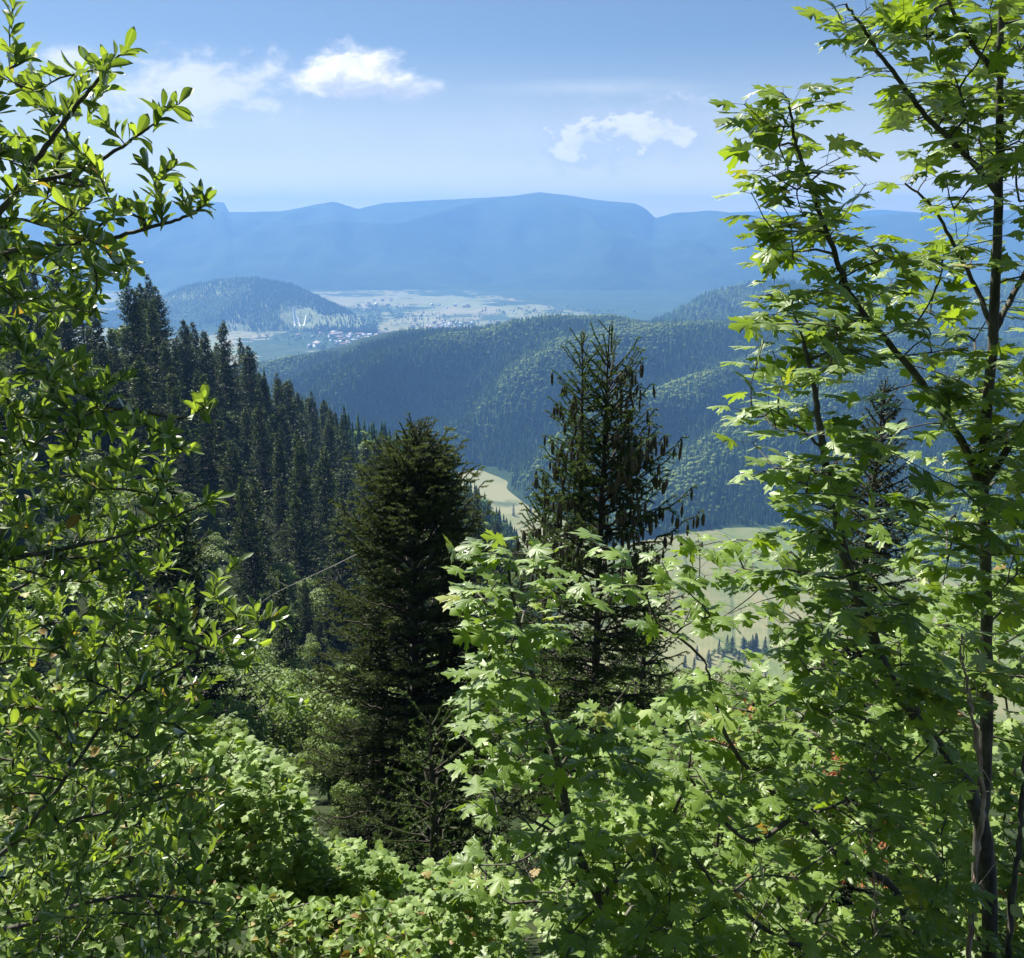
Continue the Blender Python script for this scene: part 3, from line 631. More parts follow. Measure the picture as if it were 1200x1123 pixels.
shrub('whitebeam_shrub', 'tall shrub with oval upturned leaves filling the left edge of the view', [
    ([tb]+S((-130, 1000, 3.0), (-90, 700, 3.0), (-60, 480, 3.0), (-25, 300, 3.0), (25, 215, 3.0), (70, 150, 3.0), (110, 100, 2.95), (140, 65, 2.9)), .022, .003),
    (S((-25, 300, 3.0), (40, 290, 2.95), (110, 285, 2.9), (170, 268, 2.85), (215, 255, 2.8), (242, 240, 2.8)), .01, .003),
    (S((25, 215, 3.0), (80, 205, 3), (130, 180, 2.95), (160, 160, 2.9), (185, 142, 2.9)), .008, .003),
    (S((-60, 480, 3.0), (0, 490, 2.95), (80, 480, 2.9), (150, 480, 2.9), (210, 490, 2.9), (240, 478, 2.85)), .011, .003),
    ([tb]+S((-60, 1090, 2.9), (20, 985, 2.85), (75, 915, 2.85), (120, 850, 2.85), (165, 805, 2.85), (215, 775, 2.85), (280, 735, 2.85), (320, 725, 2.85)), .011, .002),
    (S((20, 985, 2.85), (90, 960, 2.8), (160, 945, 2.8), (220, 925, 2.8)), .008, .003),
    (S((-90, 700, 3.0), (0, 660, 3.0), (90, 640, 2.95), (170, 620, 2.9), (240, 590, 2.85)), .012, .003),
    ([tb]+S((-80, 1150, 2.7), (40, 1080, 2.6), (150, 1050, 2.6), (250, 1060, 2.6)), .014, .004)],
    [([(-420, -260), (-70, -200), (-60, 300), (-420, 420)], 45, 3.2, 4.6), ([(-420, 380), (-60, 300), (-60, 900), (-420, 1100)], 45, 2.6, 4.2),  # two unseen leaf masses beyond the left edge, added to shade the lower left
     ([(-60, 40), (40, 90), (90, 80), (140, 80), (120, 160), (130, 230), (150, 300), (120, 370), (-60, 380)], 135, 2.6, 3.5),
     ([(-60, 380), (80, 380), (110, 430), (200, 500), (215, 600), (200, 660), (-60, 660)], 150, 2.6, 3.6),
     ([(-60, 640), (190, 640), (230, 720), (290, 760), (230, 850), (-60, 850)], 170, 2.6, 3.8),
     ([(-60, 830), (230, 830), (270, 930), (210, 1160), (-60, 1160)], 200, 2.3, 3.8)],
    [(150, 60, 2.9), (105, 75, 2.9), (15, 10, 3), (12, 60, 3), (30, 70, 3), (190, 130, 2.9), (165, 160, 2.9), (210, 122, 2.9), (245, 235, 2.8), (232, 225, 2.8), (215, 235, 2.8), (180, 215, 2.85), (205, 195, 2.85), (170, 190, 2.85), (190, 240, 2.85), (165, 245, 2.85),
     (155, 315, 2.9), (135, 325, 2.9), (125, 450, 2.9), (150, 445, 2.9), (75, 450, 2.9), (232, 480, 2.85), (240, 470, 2.85), (205, 525, 2.9), (225, 530, 2.9), (190, 515, 2.9), (250, 585, 2.85), (195, 590, 2.9), (205, 605, 2.9),
     (280, 660, 2.85), (255, 680, 2.85), (250, 700, 2.85), (300, 715, 2.85), (330, 730, 2.85), (320, 720, 2.85), (275, 720, 2.85), (290, 780, 2.85), (340, 825, 2.85), (350, 830, 2.85), (300, 760, 2.85)], 15, 'whitebeam', size=.069, r_tip=.0017, dense=1.25)
#==END FOREGROUND==

# ------------------------------------------------------------------ conifers
def needles(mb, A, B, dens, length, width, r, tone, flat=.0, fwd=.7):
    """needles round the twigs A->B"""
    L = np.linalg.norm(B-A, axis=1); cnt = np.maximum(2, (L*dens).astype(int)); ix = np.repeat(np.arange(len(A)), cnt); n = len(ix)
    t = r.random(n); d = nrm(B-A)[ix]; p = A[ix]+(B-A)[ix]*t[:, None]
    rad = r.normal(size=(n, 3)); rad = nrm(rad-d*np.sum(rad*d, 1, keepdims=True)); rad[:, 2] *= (1-flat); rad[:, 2] += flat*.3
    q = nrm(rad+d*fwd); ln = length*r.uniform(.7, 1.15, n); s = nrm(np.cross(q, r.normal(size=(n, 3))))*(width*.5)
    V = np.stack([p-s, p+s, p+q*ln[:, None]], 1).reshape(-1, 3)
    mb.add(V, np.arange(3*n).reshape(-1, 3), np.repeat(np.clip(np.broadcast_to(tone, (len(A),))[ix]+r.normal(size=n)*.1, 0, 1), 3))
def conifer(height, profile, spacing, nb, r, trunk_r, rise=.15, droop=.25, twig_sp=.12, twig_len=.4, nd=(150, .03, .006), h0=.0, bare=.25, third=False, gap=0.0, lean=(0, 0), twigdroop=.1, sides=8, topgap=0.0):
    """profile(t): branch length at height fraction t; returns trunk and crown builders and branch ends"""
    T = MB(); N = MB(); hs = np.linspace(0, height, 14)
    cx = lean[0]*(hs/height)+.01*height*np.sin(hs/height*5)*.3; cy = lean[1]*(hs/height)
    tube(T, np.stack([cx, cy, hs], -1), trunk_r*(1-hs/height*.93), sides, .5, .04)
    BA = []; BB = []; BR = []; TA = []; TB = []; TN = []; ends = []
    z = max(h0*height, .05)
    while z < height*.995-topgap:
        t = z/height; k = nb if t < .9 else max(3, nb-2); a0 = r.uniform(0, 6.28)
        for b in range(k):
            if r.random() < gap: continue
            a = a0+b*6.283/k+r.normal()*.22; L = profile(t)*r.uniform(.72, 1.12)
            if L < .03: continue
            hd = np.array([math.cos(a), math.sin(a), 0]); zz = z+r.normal()*spacing*.3
            o = np.array([lean[0]*zz/height, lean[1]*zz/height, zz]); m = max(3, int(L/twig_sp)); s = np.linspace(0, 1, m+1)
            rs = rise+(t**2)*.75; pts = o+hd[None]*(L*s[:, None]*(1-.12*t))+np.stack([0*s, 0*s, L*(rs*s-droop*(1-t*.8)*s*s*1.6+droop*.7*s**4)], -1)
            pts[1:-1] += r.normal(size=(m-1, 3))*.015*L
            BA.append(pts[:-1]); BB.append(pts[1:]); rr = (.012+.010*L)*trunk_r/.12*(1-s[:-1]*.8); BR.append(rr)
            ends.append(pts[-1]); side = np.array([-hd[1], hd[0], 0])
            for i in range(1, m+1):
                if s[i] < bare and t < .85: continue
                for sg in (-1, 1):
                    if r.random() < .1: continue
                    tl = twig_len*min(1, L/.8)*(1.15-.85*s[i])*r.uniform(.6, 1.2)
                    dv = nrm(side*sg*.8+hd*.75+np.array([0, 0, -twigdroop+r.normal()*.15])); e = pts[i]+dv*tl
                    TA.append(pts[i]); TB.append(e); TN.append(.25+.5*s[i]+.15*t)  # tone pales towards branch tips and treetop, painting in sunlit edges
                    if third and tl > .15:
                        for q in (.35, .65, .9):
                            for s3 in (-1, 1):
                                dv3 = nrm(dv*.8+nrm(np.cross(dv, UP))*s3*.7+np.array([0, 0, r.normal()*.25+.05])); c = pts[i]+dv*tl*q
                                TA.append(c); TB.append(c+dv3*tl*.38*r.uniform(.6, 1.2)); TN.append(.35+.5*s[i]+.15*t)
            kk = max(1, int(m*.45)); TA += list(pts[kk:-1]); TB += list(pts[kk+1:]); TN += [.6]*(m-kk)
        z += spacing*(1-.35*t)*r.uniform(.8, 1.2)
    BA = np.concatenate(BA); BB = np.concatenate(BB); BR = np.concatenate(BR); sticks(T, BA, BB, BR, BR*.85, 4, .5)
    TA = np.array(TA); TB = np.array(TB)
    if third or nd[2] < .02: sticks(T, TA, TB, np.full(len(TA), .003), np.full(len(TA), .0015), 3, .5)
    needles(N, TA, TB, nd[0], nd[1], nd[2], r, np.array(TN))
    # leader shoot
    top = np.array([[lean[0], lean[1], height*.96]]); needles(N, top, top+[[0, 0, height*.045]], nd[0], nd[1], nd[2], r, .7)
    return T, N, np.array(ends), (TA, TB)
def place(name, label, cat, base, T, N, nm, bm='bark_dark', group=None, rz=0):
    e = empty(name, base, label, cat, group); e.rotation_euler.z = rz
    T.build('trunk', M[bm], e, True); c = N.build('crown', M[nm], e); return e
#==HERO CONIFERS==
# ---- broad dark fir
r = np.random.default_rng(31); D = 17.0
top = P(487, 497, D); base = np.array([top[0]-.35, D, float(near_z(top[0], D))-.2]); H = top[2]-base[2]
def firprof(t):
    zt = (1-t)*H   # metres below the tip
    return float(np.interp(zt, [0, .3, .8, 1.5, 2.6, 4.0, 5.5, 8, 12], [.05, .24, .65, 1.1, 1.5, 1.8, 2.1, 2.4, 2.4]))
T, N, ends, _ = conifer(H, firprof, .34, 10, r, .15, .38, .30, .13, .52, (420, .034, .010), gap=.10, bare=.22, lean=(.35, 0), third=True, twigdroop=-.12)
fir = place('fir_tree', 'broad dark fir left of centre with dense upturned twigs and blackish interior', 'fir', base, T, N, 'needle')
mb = MB(); q = smooth_path([P(418, 650, 15.6), P(385, 666, 15.4), P(350, 682, 15.2), P(318, 698, 15.1), P(300, 712, 15.0)], 6); 
tube(mb, q-base, np.linspace(.009, .004, len(q)), 5); a = q[14]; tube(mb, np.array([a, a+[-.25, 0, .12], a+[-.4, 0, .3]])-base, [.008, .005, .003], 4)
mb.build('dead_branch', M['grey_twig'], fir, True)['label'] = 'bare pale grey branch reaching out to the left'
# ---- spruce with two leaders and hanging cones
r = np.random.default_rng(37); D = 11.5
t1 = P(682, 388, D); t2 = P(717, 381, D)
base = np.array([(t1[0]+t2[0])/2, D, float(near_z(t1[0], D))-.2]); H = t2[2]-base[2]
def sprprof(t):
    zt = (1-t)*H
    return float(np.interp(zt, [0, .25, .5, .8, 1.3, 1.9, 2.4, 3.4, 5, 9], [.06, .25, .42, .54, .62, .85, 1.12, 1.3, 1.5, 1.6]))
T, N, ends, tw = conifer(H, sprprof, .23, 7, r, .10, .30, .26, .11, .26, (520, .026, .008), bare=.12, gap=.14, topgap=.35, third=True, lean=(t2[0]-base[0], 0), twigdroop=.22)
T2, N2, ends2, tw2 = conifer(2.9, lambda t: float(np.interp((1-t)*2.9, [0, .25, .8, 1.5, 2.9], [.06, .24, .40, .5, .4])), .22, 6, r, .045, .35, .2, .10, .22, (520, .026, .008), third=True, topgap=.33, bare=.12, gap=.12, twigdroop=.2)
off = np.array([t1[0]-base[0]+.02, -.05, t1[2]-base[2]-2.9])
for A_, B_ in ((T, T2), (N, N2)):
    for i, V in enumerate(B_.V): pass
    for V in B_.V: V += off
    nn = A_.n
    A_.V += B_.V; A_.T += B_.T; A_.U += B_.U
    for k, fl in B_.F.items(): A_.F.setdefault(k, []).extend([f+nn for f in fl])
    A_.n += B_.n
# long bare spiky shoots standing up round the two tips
sh = []
for tt in (t1-base, t2-base):
    for _ in range(9):
        a = r.uniform(0, 6.28); z = r.uniform(.1, .95); s = tt-[0, 0, z]; d = nrm(np.array([math.cos(a), math.sin(a)*.8, 1.0+r.random()*.5])); sh.append((s, s+d*r.uniform(.22, .42)*(.6+.6*z)))
    sh.append((tt-[0, 0, .3], tt)); sh.append((tt-[0, 0, .28], tt+[r.normal()*.05, 0, -.02]))
shA = np.array([a for a, b in sh]); shB = np.array([b for a, b in sh]); sticks(T, shA, shB, np.full(len(shA), .007), np.full(len(shA), .004), 4); needles(N, shA, shB, 700, .02, .007, r, .8)
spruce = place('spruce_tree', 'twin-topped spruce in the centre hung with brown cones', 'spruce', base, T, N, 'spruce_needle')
def cone_mesh():
    m = MB(); rows, sd = 15, 10; V = []
    for i in range(rows):
        t = i/(rows-1); rr = .0165*math.sin(math.pi*min(1, .10+t*.88))**.6*(1.18 if i % 2 else .86)
        for j in range(sd):
            a = (j+.5*(i % 2))*2*math.pi/sd; V.append((rr*math.cos(a), rr*math.sin(a), -.125*t-(0.004 if i % 2 else 0)))
    Fq = [(i*sd+j, i*sd+(j+1) % sd, (i+1)*sd+(j+1) % sd, (i+1)*sd+j) for i in range(rows-1) for j in range(sd)]
    m.add(np.array(V), np.array(Fq), .5); return m
m_, g = new_mat('spruce_cone'); tcn = g.n('ShaderNodeTexCoord'); n_ = g.noise(tcn.outputs['Object'], 160, 3)
p = g.n('ShaderNodeBsdfPrincipled'); g.put(p.inputs['Base Color'], g.mix(n_, (.035, .029, .018, 1), (.11, .088, .055, 1))); p.inputs['Roughness'].default_value = .6; out(g, p.outputs[0]); M['cone'] = m_
cm = cone_mesh(); cmesh = cm.mesh('cone', M['cone'], True); cv0 = cm.V[0]; cf0 = cm.F[4][0]
allb = np.vstack([tw[1]+(tw[0]-tw[1])*.15, tw2[1]+off]); tz = H-allb[:, 2]
cand = allb[(tz > .5) & (tz < 3.6)]; rad_ = np.abs(cand[:, 0])+.6*np.abs(cand[:, 1]); cand = cand[rad_ > np.quantile(rad_, .35)]; keep = cand[r.permutation(len(cand))[:520]]
front = np.argsort(keep[:, 1]-.35*keep[:, 2]); rest = MB()
for k, i in enumerate(front):
    p = keep[i]; s = r.uniform(1.05, 1.45); p = p-[0, 0, .02]
    for rep in range(1 if k < 100 else r.integers(1, 3)):
        jit = r.normal(size=3)*[.03, .03, .01]*rep
        if k < 100:
            o = bpy.data.objects.new('cone', cmesh); C.objects.link(o); o.parent = spruce; o.location = tuple(p); o.scale = (s*.9, s*.9, s*1.05); o.rotation_euler = (r.normal()*.12, r.normal()*.12, r.uniform(0, 6))
        else: rest.add(cv0*[s*.9, s*.9, s]+p+jit, cf0, .5)
rest.build('cone', M['cone'], spruce, True)['kind'] = 'stuff'
# ---- dark conifer hidden behind the maples
r = np.random.default_rng(41); D = 13.0; top = P(1040, 445, D); base = np.array([top[0], D, float(near_z(top[0], D))-.2]); H = top[2]-base[2]
T, N, ends, _ = conifer(H, lambda t: float(np.interp((1-t)*H, [0, .3, 1, 2.2, 4, 9], [.05, .2, .42, .7, 1.0, 1.3])), .24, 8, r, .13, .2, .25, .12, .3, (330, .03, .012), bare=.1, twigdroop=.35)
place('spruce_tree', 'narrow blackish spruce seen in pieces behind the right-hand maples', 'spruce', base, T, N, 'needle')
# ---- young spruce with drooping sprays right of the fir's foot
r = np.random.default_rng(43)
for px, py, D, w_, lab in ((505, 840, 9.5, 1.0, 'young spruce with drooping green sprays between the dark fir and the centre maple'), (640, 560, 17.5, 1.6, 'bushy spruce half hidden just left of the cone-laden spruce'),
                          (760, 640, 21, 1.8, 'dark spruce behind the right side of the cone-laden spruce')):
    top = P(px, py, D); base = np.array([top[0], D, float(near_z(top[0], D))-.2]); H = top[2]-base[2]
    T, N, ends, _ = conifer(H, lambda t: float(np.interp((1-t), [0, .1, .5, 1], [.05, .35, .8, 1])*w_), .26+.012*D, 8, r, .05+.006*D, .25, .2, .11+.004*D, .3+.006*D, (330 if D < 25 else 260, .03*(1+D/60), .010*(1+D/25)), bare=.15, twigdroop=.3)
    place('spruce_tree' if 'spruce' in lab.split(' ')[1]+lab.split(' ')[0]+lab else 'fir_tree', lab, 'spruce' if 'spruce with' in lab or 'bushy' in lab or 'dark spruce' in lab else 'fir', base, T, N, 'spruce_needle')
#==END HERO CONIFERS==

# ------------------------------------------------------------------ the forested slope on the left
#==SLOPE==
protos = []
def to_proto(T, N, nm, lm='bark_dark'):
    return T.mesh('trunk', M[lm], True), N.mesh('crown', M[nm])
for k in range(9):
    r = np.random.default_rng(100+k); wd = [4.2, 4.8, 3.5, 5.2, 4.4, 3.8, 5.0, 3.2, 4.6][k]; dr = r.uniform(.25, .5)
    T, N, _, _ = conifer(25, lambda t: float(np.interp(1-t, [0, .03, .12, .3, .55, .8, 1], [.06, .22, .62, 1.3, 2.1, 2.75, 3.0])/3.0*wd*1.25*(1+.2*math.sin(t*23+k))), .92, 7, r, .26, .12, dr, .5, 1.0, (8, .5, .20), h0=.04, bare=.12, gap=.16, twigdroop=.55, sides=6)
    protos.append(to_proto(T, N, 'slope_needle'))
r = np.random.default_rng(120)
T, N, _, _ = conifer(22, lambda t: (1-t)**.8*2.6+.1, .6, 7, r, .22, .05, .4, .55, .9, (5, .4, .10), h0=.1, bare=.1, gap=.2, twigdroop=.35, sides=6)
dead_proto = to_proto(T, N, 'dead_needle')
def broad_proto(seed, n=2600):
    r = np.random.default_rng(seed); T = MB(); L = MB(); Ht = 14
    tube(T, [(0, 0, 0), (.1, 0, 4), (0, .1, 9)], [.3, .22, .12], 7)
    lobes = [(r.normal()*2.2, r.normal()*2.2, r.uniform(5, 12.5), r.uniform(1.4, 2.5)) for _ in range(16)]
    for lx, ly, lz, lr in lobes: tube(T, [(0, 0, min(lz-2, 7)), (lx*.5, ly*.5, lz-1.2), (lx, ly, lz)], [.12, .07, .03], 5)
    lob = np.array(lobes); w_ = r.integers(0, 16, n); d = nrm(r.normal(size=(n, 3))); d[:, 2] = np.where(d[:, 2] < -.3, -d[:, 2], d[:, 2])
    p = lob[w_, :3]+d*(lob[w_, 3]*r.uniform(.55, 1.1, n)**.6)[:, None]
    put_leaves(L, p, nrm(r.normal(size=(n, 3))+[0, 0, -.2]), nrm(d+UP*.8+r.normal(size=(n, 3))*.5), r.uniform(.28, .55, n), np.clip(.3+r.random(n)*.6, 0, 1), LOBED)
    return to_proto(T, L, 'slope_leaf', 'bark')
broads = [broad_proto(200+k) for k in range(4)]
r = np.random.default_rng(55)
cand = []
uu_ = r.uniform(-1.15, .12, 100000); dd_ = r.uniform(40, 900, 100000)
acc = r.random(100000) < (dd_/900); uu_, dd_ = uu_[acc], dd_[acc]
xs = uu_*dd_; dcv = np.interp(uu_, CU, CD); ok = (dd_ < dcv*1.06) & (dd_ > np.minimum(70, dcv*.45))
xs, ys = xs[ok], dd_[ok]; ks = []
cell = {}
for i in range(len(xs)):
    sp_ = 6.0; c = (int(xs[i]//sp_), int(ys[i]//sp_)); good = True
    for a in (-1, 0, 1):
        for b in (-1, 0, 1):
            for j in cell.get((c[0]+a, c[1]+b), []):
                if (xs[i]-xs[j])**2+(ys[i]-ys[j])**2 < sp_**2: good = False
    if good: cell.setdefault(c, []).append(i); ks.append(i)
ks = np.array(ks); xs, ys = xs[ks], ys[ks]; zs = near_z(xs, ys)
pxx, pyy = proj(np.stack([xs, ys, zs], -1)); vis = (pxx > -190) & (pxx < 660); xs, ys, zs, pxx, pyy = xs[vis], ys[vis], zs[vis], pxx[vis], pyy[vis]
order = np.argsort(ys); xs, ys, zs, pxx, pyy = xs[order], ys[order], zs[order], pxx[order], pyy[order]
print('slope trees', len(xs))
def instance(name, pr, loc, rz, s, sz, label, cat, group):
    e = empty(name, loc, label, cat, group); e.rotation_euler = (rng.normal()*.025, rng.normal()*.025, rz); w_ = rng.uniform(.82, 1.25); e.scale = (s*w_, s*w_, s*sz)
    for nm, me in zip(('trunk', 'crown'), pr):
        o = bpy.data.objects.new(nm, me); C.objects.link(o); o.parent = e
    return e
def slope_label(kind, px, py, d, dc):
    row = 'along the crest of the slope' if d > dc*.88 else ('halfway down the slope' if d > dc*.6 else 'at the foot of the slope')
    return row
ncon = 0; nbr = 0; stuff = []
for i in range(len(xs)):
    dc = np.interp(xs[i]/ys[i], CU, CD); row = slope_label('', pxx[i], pyy[i], ys[i], dc)
    prob = .15 if ys[i] > dc*.8 else .22; br = fbm(xs[i]/30, ys[i]/30, 3, 77) > -.02 and r.random() < (.75 if ys[i] < dc*.8 else .3) or r.random() < .08
    hs_ = (.42+.66*r.random()**1.1)*(.6 if ys[i] < 110 else (.8 if ys[i] < 150 else 1.0))*(1.0 if ys[i] < 450 else .85)
    rz = r.uniform(0, 6.28)
    if ys[i] > dc*.92 and r.random() < .35: continue
    if br and nbr >= 200: stuff.append(-i-1); continue
    if br:
        nbr += 1
        instance('broadleaf_tree', broads[i % 4], (xs[i], ys[i], zs[i]-.3), rz, hs_*r.uniform(.7, .95), 1, 'round light green broadleaved crown '+row+' at left', 'tree', 'broadleaved trees on the left slope')
    elif ncon < 250:
        ncon += 1
        if abs(pxx[i]-330) < 14 and 560 < pyy[i] < 640 and ncon > 20 and not any('grey' in o.get('label', '') for o in C.objects):
            instance('spruce_tree', dead_proto, (xs[i], ys[i], zs[i]-.3), rz, hs_, 1.05, 'dying grey-brown spruce among the green ones on the left slope', 'spruce', 'conifers on the left slope')
        else:
            instance('spruce_tree', protos[i % 9], (xs[i], ys[i], zs[i]-.3), rz, hs_, r.uniform(.9, 1.15), 'dark pointed spruce '+row+' at left', 'spruce', 'conifers on the left slope')
    else: stuff.append(i)
print('individual conifers', ncon, 'rest', len(stuff))
def merged_forest(name, items, label, protos_np, mat, kind='stuff', cat='forest'):
    mb = MB()
    for k, (PV, PF, PT) in enumerate(protos_np):
        sel = [q for q in items if q[5] == k]
        if not sel: continue
        a = np.array([q[:5] for q in sel]); th = a[:, 4]; c, s = np.cos(th), np.sin(th)
        x = PV[None, :, 0]*c[:, None]-PV[None, :, 1]*s[:, None]; y = PV[None, :, 0]*s[:, None]+PV[None, :, 1]*c[:, None]
        sc_ = a[:, 3]; wv = np.array([q[6] for q in sel])
        V = np.stack([x*(sc_*wv)[:, None]+a[:, 0:1], y*(sc_*wv)[:, None]+a[:, 1:2], PV[None, :, 2]*sc_[:, None]+a[:, 2:3]], -1).reshape(-1, 3)
        m = len(PV); Fq = (PF[None]+(np.arange(len(sel))*m)[:, None, None]).reshape(-1, 3)
        to = np.clip(PT[None]+np.array([q[7] for q in sel])[:, None], 0, 1).ravel(); mb.add(V, Fq, to)
    o = mb.build(name, mat); tag(o, label, cat, None, kind); return o
def mini_spruce(seed, tiers=7, sd=9, H=1.0, W=.17):
    r = np.random.default_rng(seed); V = []; Fq = []; 
    for k in range(tiers):
        zt = 1-k/tiers*.93; zb = zt-1.35/tiers; rr = W*((k+1)/tiers)**.85; b = len(V); V.append((0, 0, zt*H))
        for j in range(sd):
            a = j*6.283/sd+k*.5; q = rr*(1.12 if j % 2 else .55)*r.uniform(.8, 1.2); V.append((q*math.cos(a), q*math.sin(a), (zb-(.03 if j % 2 else 0))*H))
        for j in range(sd): Fq.append((b, b+1+j, b+1+(j+1) % sd))
    return np.array(V), np.array(Fq), np.full(len(V), .3)
def mini_broad(seed, n=26):
    r = np.random.default_rng(seed); V = []; Fq = []
    for _ in range(n):
        d = nrm(r.normal(size=3)); d[2] = abs(d[2])*1.0-.15; c = np.array([0, 0, .5])+d*[.28, .28, .38]; t = nrm(np.cross(d, r.normal(size=3))); b_ = np.cross(d, t); k = len(V)
        s = r.uniform(.10, .17); V += [tuple(c+t*s), tuple(c-t*s*.5+b_*s), tuple(c-t*s*.5-b_*s), tuple(c+d*s*.8)]; Fq += [(k, k+1, k+3), (k+1, k+2, k+3), (k+2, k, k+3)]
    return np.array(V), np.array(Fq), np.full(len(V), .75)
MINI = [mini_spruce(1), mini_spruce(2), mini_spruce(3, 6, 8, 1, .2), mini_broad(4), mini_broad(5)]
m, g = new_mat('distant_foliage'); t = attr(g, 'tone'); d = g.n('ShaderNodeBsdfDiffuse')
g.put(d.inputs[0], ramp(g, t, [(0, (.014, .032, .014)), (.35, (.035, .065, .022)), (.7, (.10, .15, .04)), (1, (.17, .22, .06))])); out(g, d.outputs[0]); M['distant'] = m
if stuff:
    merged_forest('forest', [(xs[i], ys[i], zs[i]-.3, r.uniform(12, 22), r.uniform(0, 6), int(r.integers(0, 3)), 1.0, r.uniform(-.2, .1)) for i in stuff if i >= 0]+[(xs[-i-1], ys[-i-1], zs[-i-1]-.3, r.uniform(8, 13), r.uniform(0, 6), int(r.integers(3, 5)), 1.2, r.uniform(-.3, .1)) for i in stuff if i < 0], 'far part of the conifer wood on the left slope', MINI, M['distant'])
top = P(205, 555, 36); z_ = float(near_z(top[0], 36)); instance('fir_tree', protos[3], (top[0], 36, z_-.2), 1.0, (top[2]-z_)/25, .98, 'dark fir just behind the oval-leaved shrub at left', 'fir', None)
r = np.random.default_rng(58)
for k in range(150):
    d_ = r.uniform(35, 150); u_ = r.uniform(-.8, .05); x_ = u_*d_; z_ = float(near_z(x_, d_)); s_ = r.uniform(.2, .5)
    instance('bush', broads[k % 4], (x_, d_, z_-.3), r.uniform(0, 6), s_, .85, 'low green bush in the hollow between the left wood and the dark fir', 'bush', 'bushes in the hollow')
for k in range(120):
    d_ = 12+70*r.random()**1.4; u_ = r.uniform(-.6, .3); x_ = u_*d_
    if (abs(x_-(-1.9)) < 2.2 and abs(d_-17) < 3) or d_ < 22 and -.30 < u_ < .08: continue
    z_ = float(near_z(x_, d_)); s_ = r.uniform(.16, .34)*(1 if d_ < 35 else 1.5)
    instance('bush', broads[k % 4], (x_, d_, z_-.2), r.uniform(0, 6), s_, .9, 'rounded green bush on the slope between the dark fir and the wood', 'bush', 'bushes on the near slope')
#==END SLOPE==

# ------------------------------------------------------------------ far woods
#==FAR==
def scatter(land, n, u0, u1, back, rr, h0, h1, broadp, seed, patch=250., front=None):
    r = np.random.default_rng(seed); U = r.uniform(u0, u1, n*2); dc = np.interp(U, land.u, land.d)
    D = dc-(-back+(back+land.fr(U)*.97)*r.random(n*2)); x = U*D; z = land.h(x, D)
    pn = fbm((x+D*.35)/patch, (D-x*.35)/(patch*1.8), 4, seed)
    if land.wave: pn = pn*.7+land.spur(x, D, np.interp(U, land.u, land.d))*.30-.04  # broadleaf share and tone banded along the spurs, painting sunlit and shaded flanks
    ok = (z > -478); x, D, z, pn = x[ok][:n], D[ok][:n], z[ok][:n], pn[ok][:n]; k = len(x)
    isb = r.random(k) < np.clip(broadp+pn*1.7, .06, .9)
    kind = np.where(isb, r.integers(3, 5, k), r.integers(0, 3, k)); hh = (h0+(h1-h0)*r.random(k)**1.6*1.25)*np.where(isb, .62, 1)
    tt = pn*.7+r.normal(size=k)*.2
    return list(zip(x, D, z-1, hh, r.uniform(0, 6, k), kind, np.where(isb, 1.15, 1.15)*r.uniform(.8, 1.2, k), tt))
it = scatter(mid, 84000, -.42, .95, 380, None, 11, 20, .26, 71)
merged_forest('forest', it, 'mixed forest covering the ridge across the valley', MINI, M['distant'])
LO = [mini_spruce(11, 3, 5, 1, .25), mini_spruce(12, 3, 5, 1, .22), mini_spruce(13, 2, 6, 1, .3), mini_broad(14, 8), mini_broad(15, 8)]
merged_forest('forest', scatter(dark, 16000, .08, .75, 60, None, 16, 28, .15, 72), 'dark wood on the hill behind the ridge at right', LO, M['distant'])
rw = scatter(rnd, 14000, -.5, -.12, 60, None, 14, 24, .3, 73); rx, ry = proj(np.array([q[:3] for q in rw]))
nn_ = fbm(rx/9, ry/5, 3, 4)*.5
cl = (((rx-354)/24)**2+((ry-374)/13)**2+nn_ < 1) | (((rx-405)/34)**2+((ry-377)/8)**2+nn_ < 1) | (((rx-262)/30)**2+((ry-386)/8)**2+nn_ < 1)
merged_forest('forest', [q for q, c_ in zip(rw, cl) if not c_ or rng.random() < .1], 'wood covering the round hill above the village', LO, M['distant'])
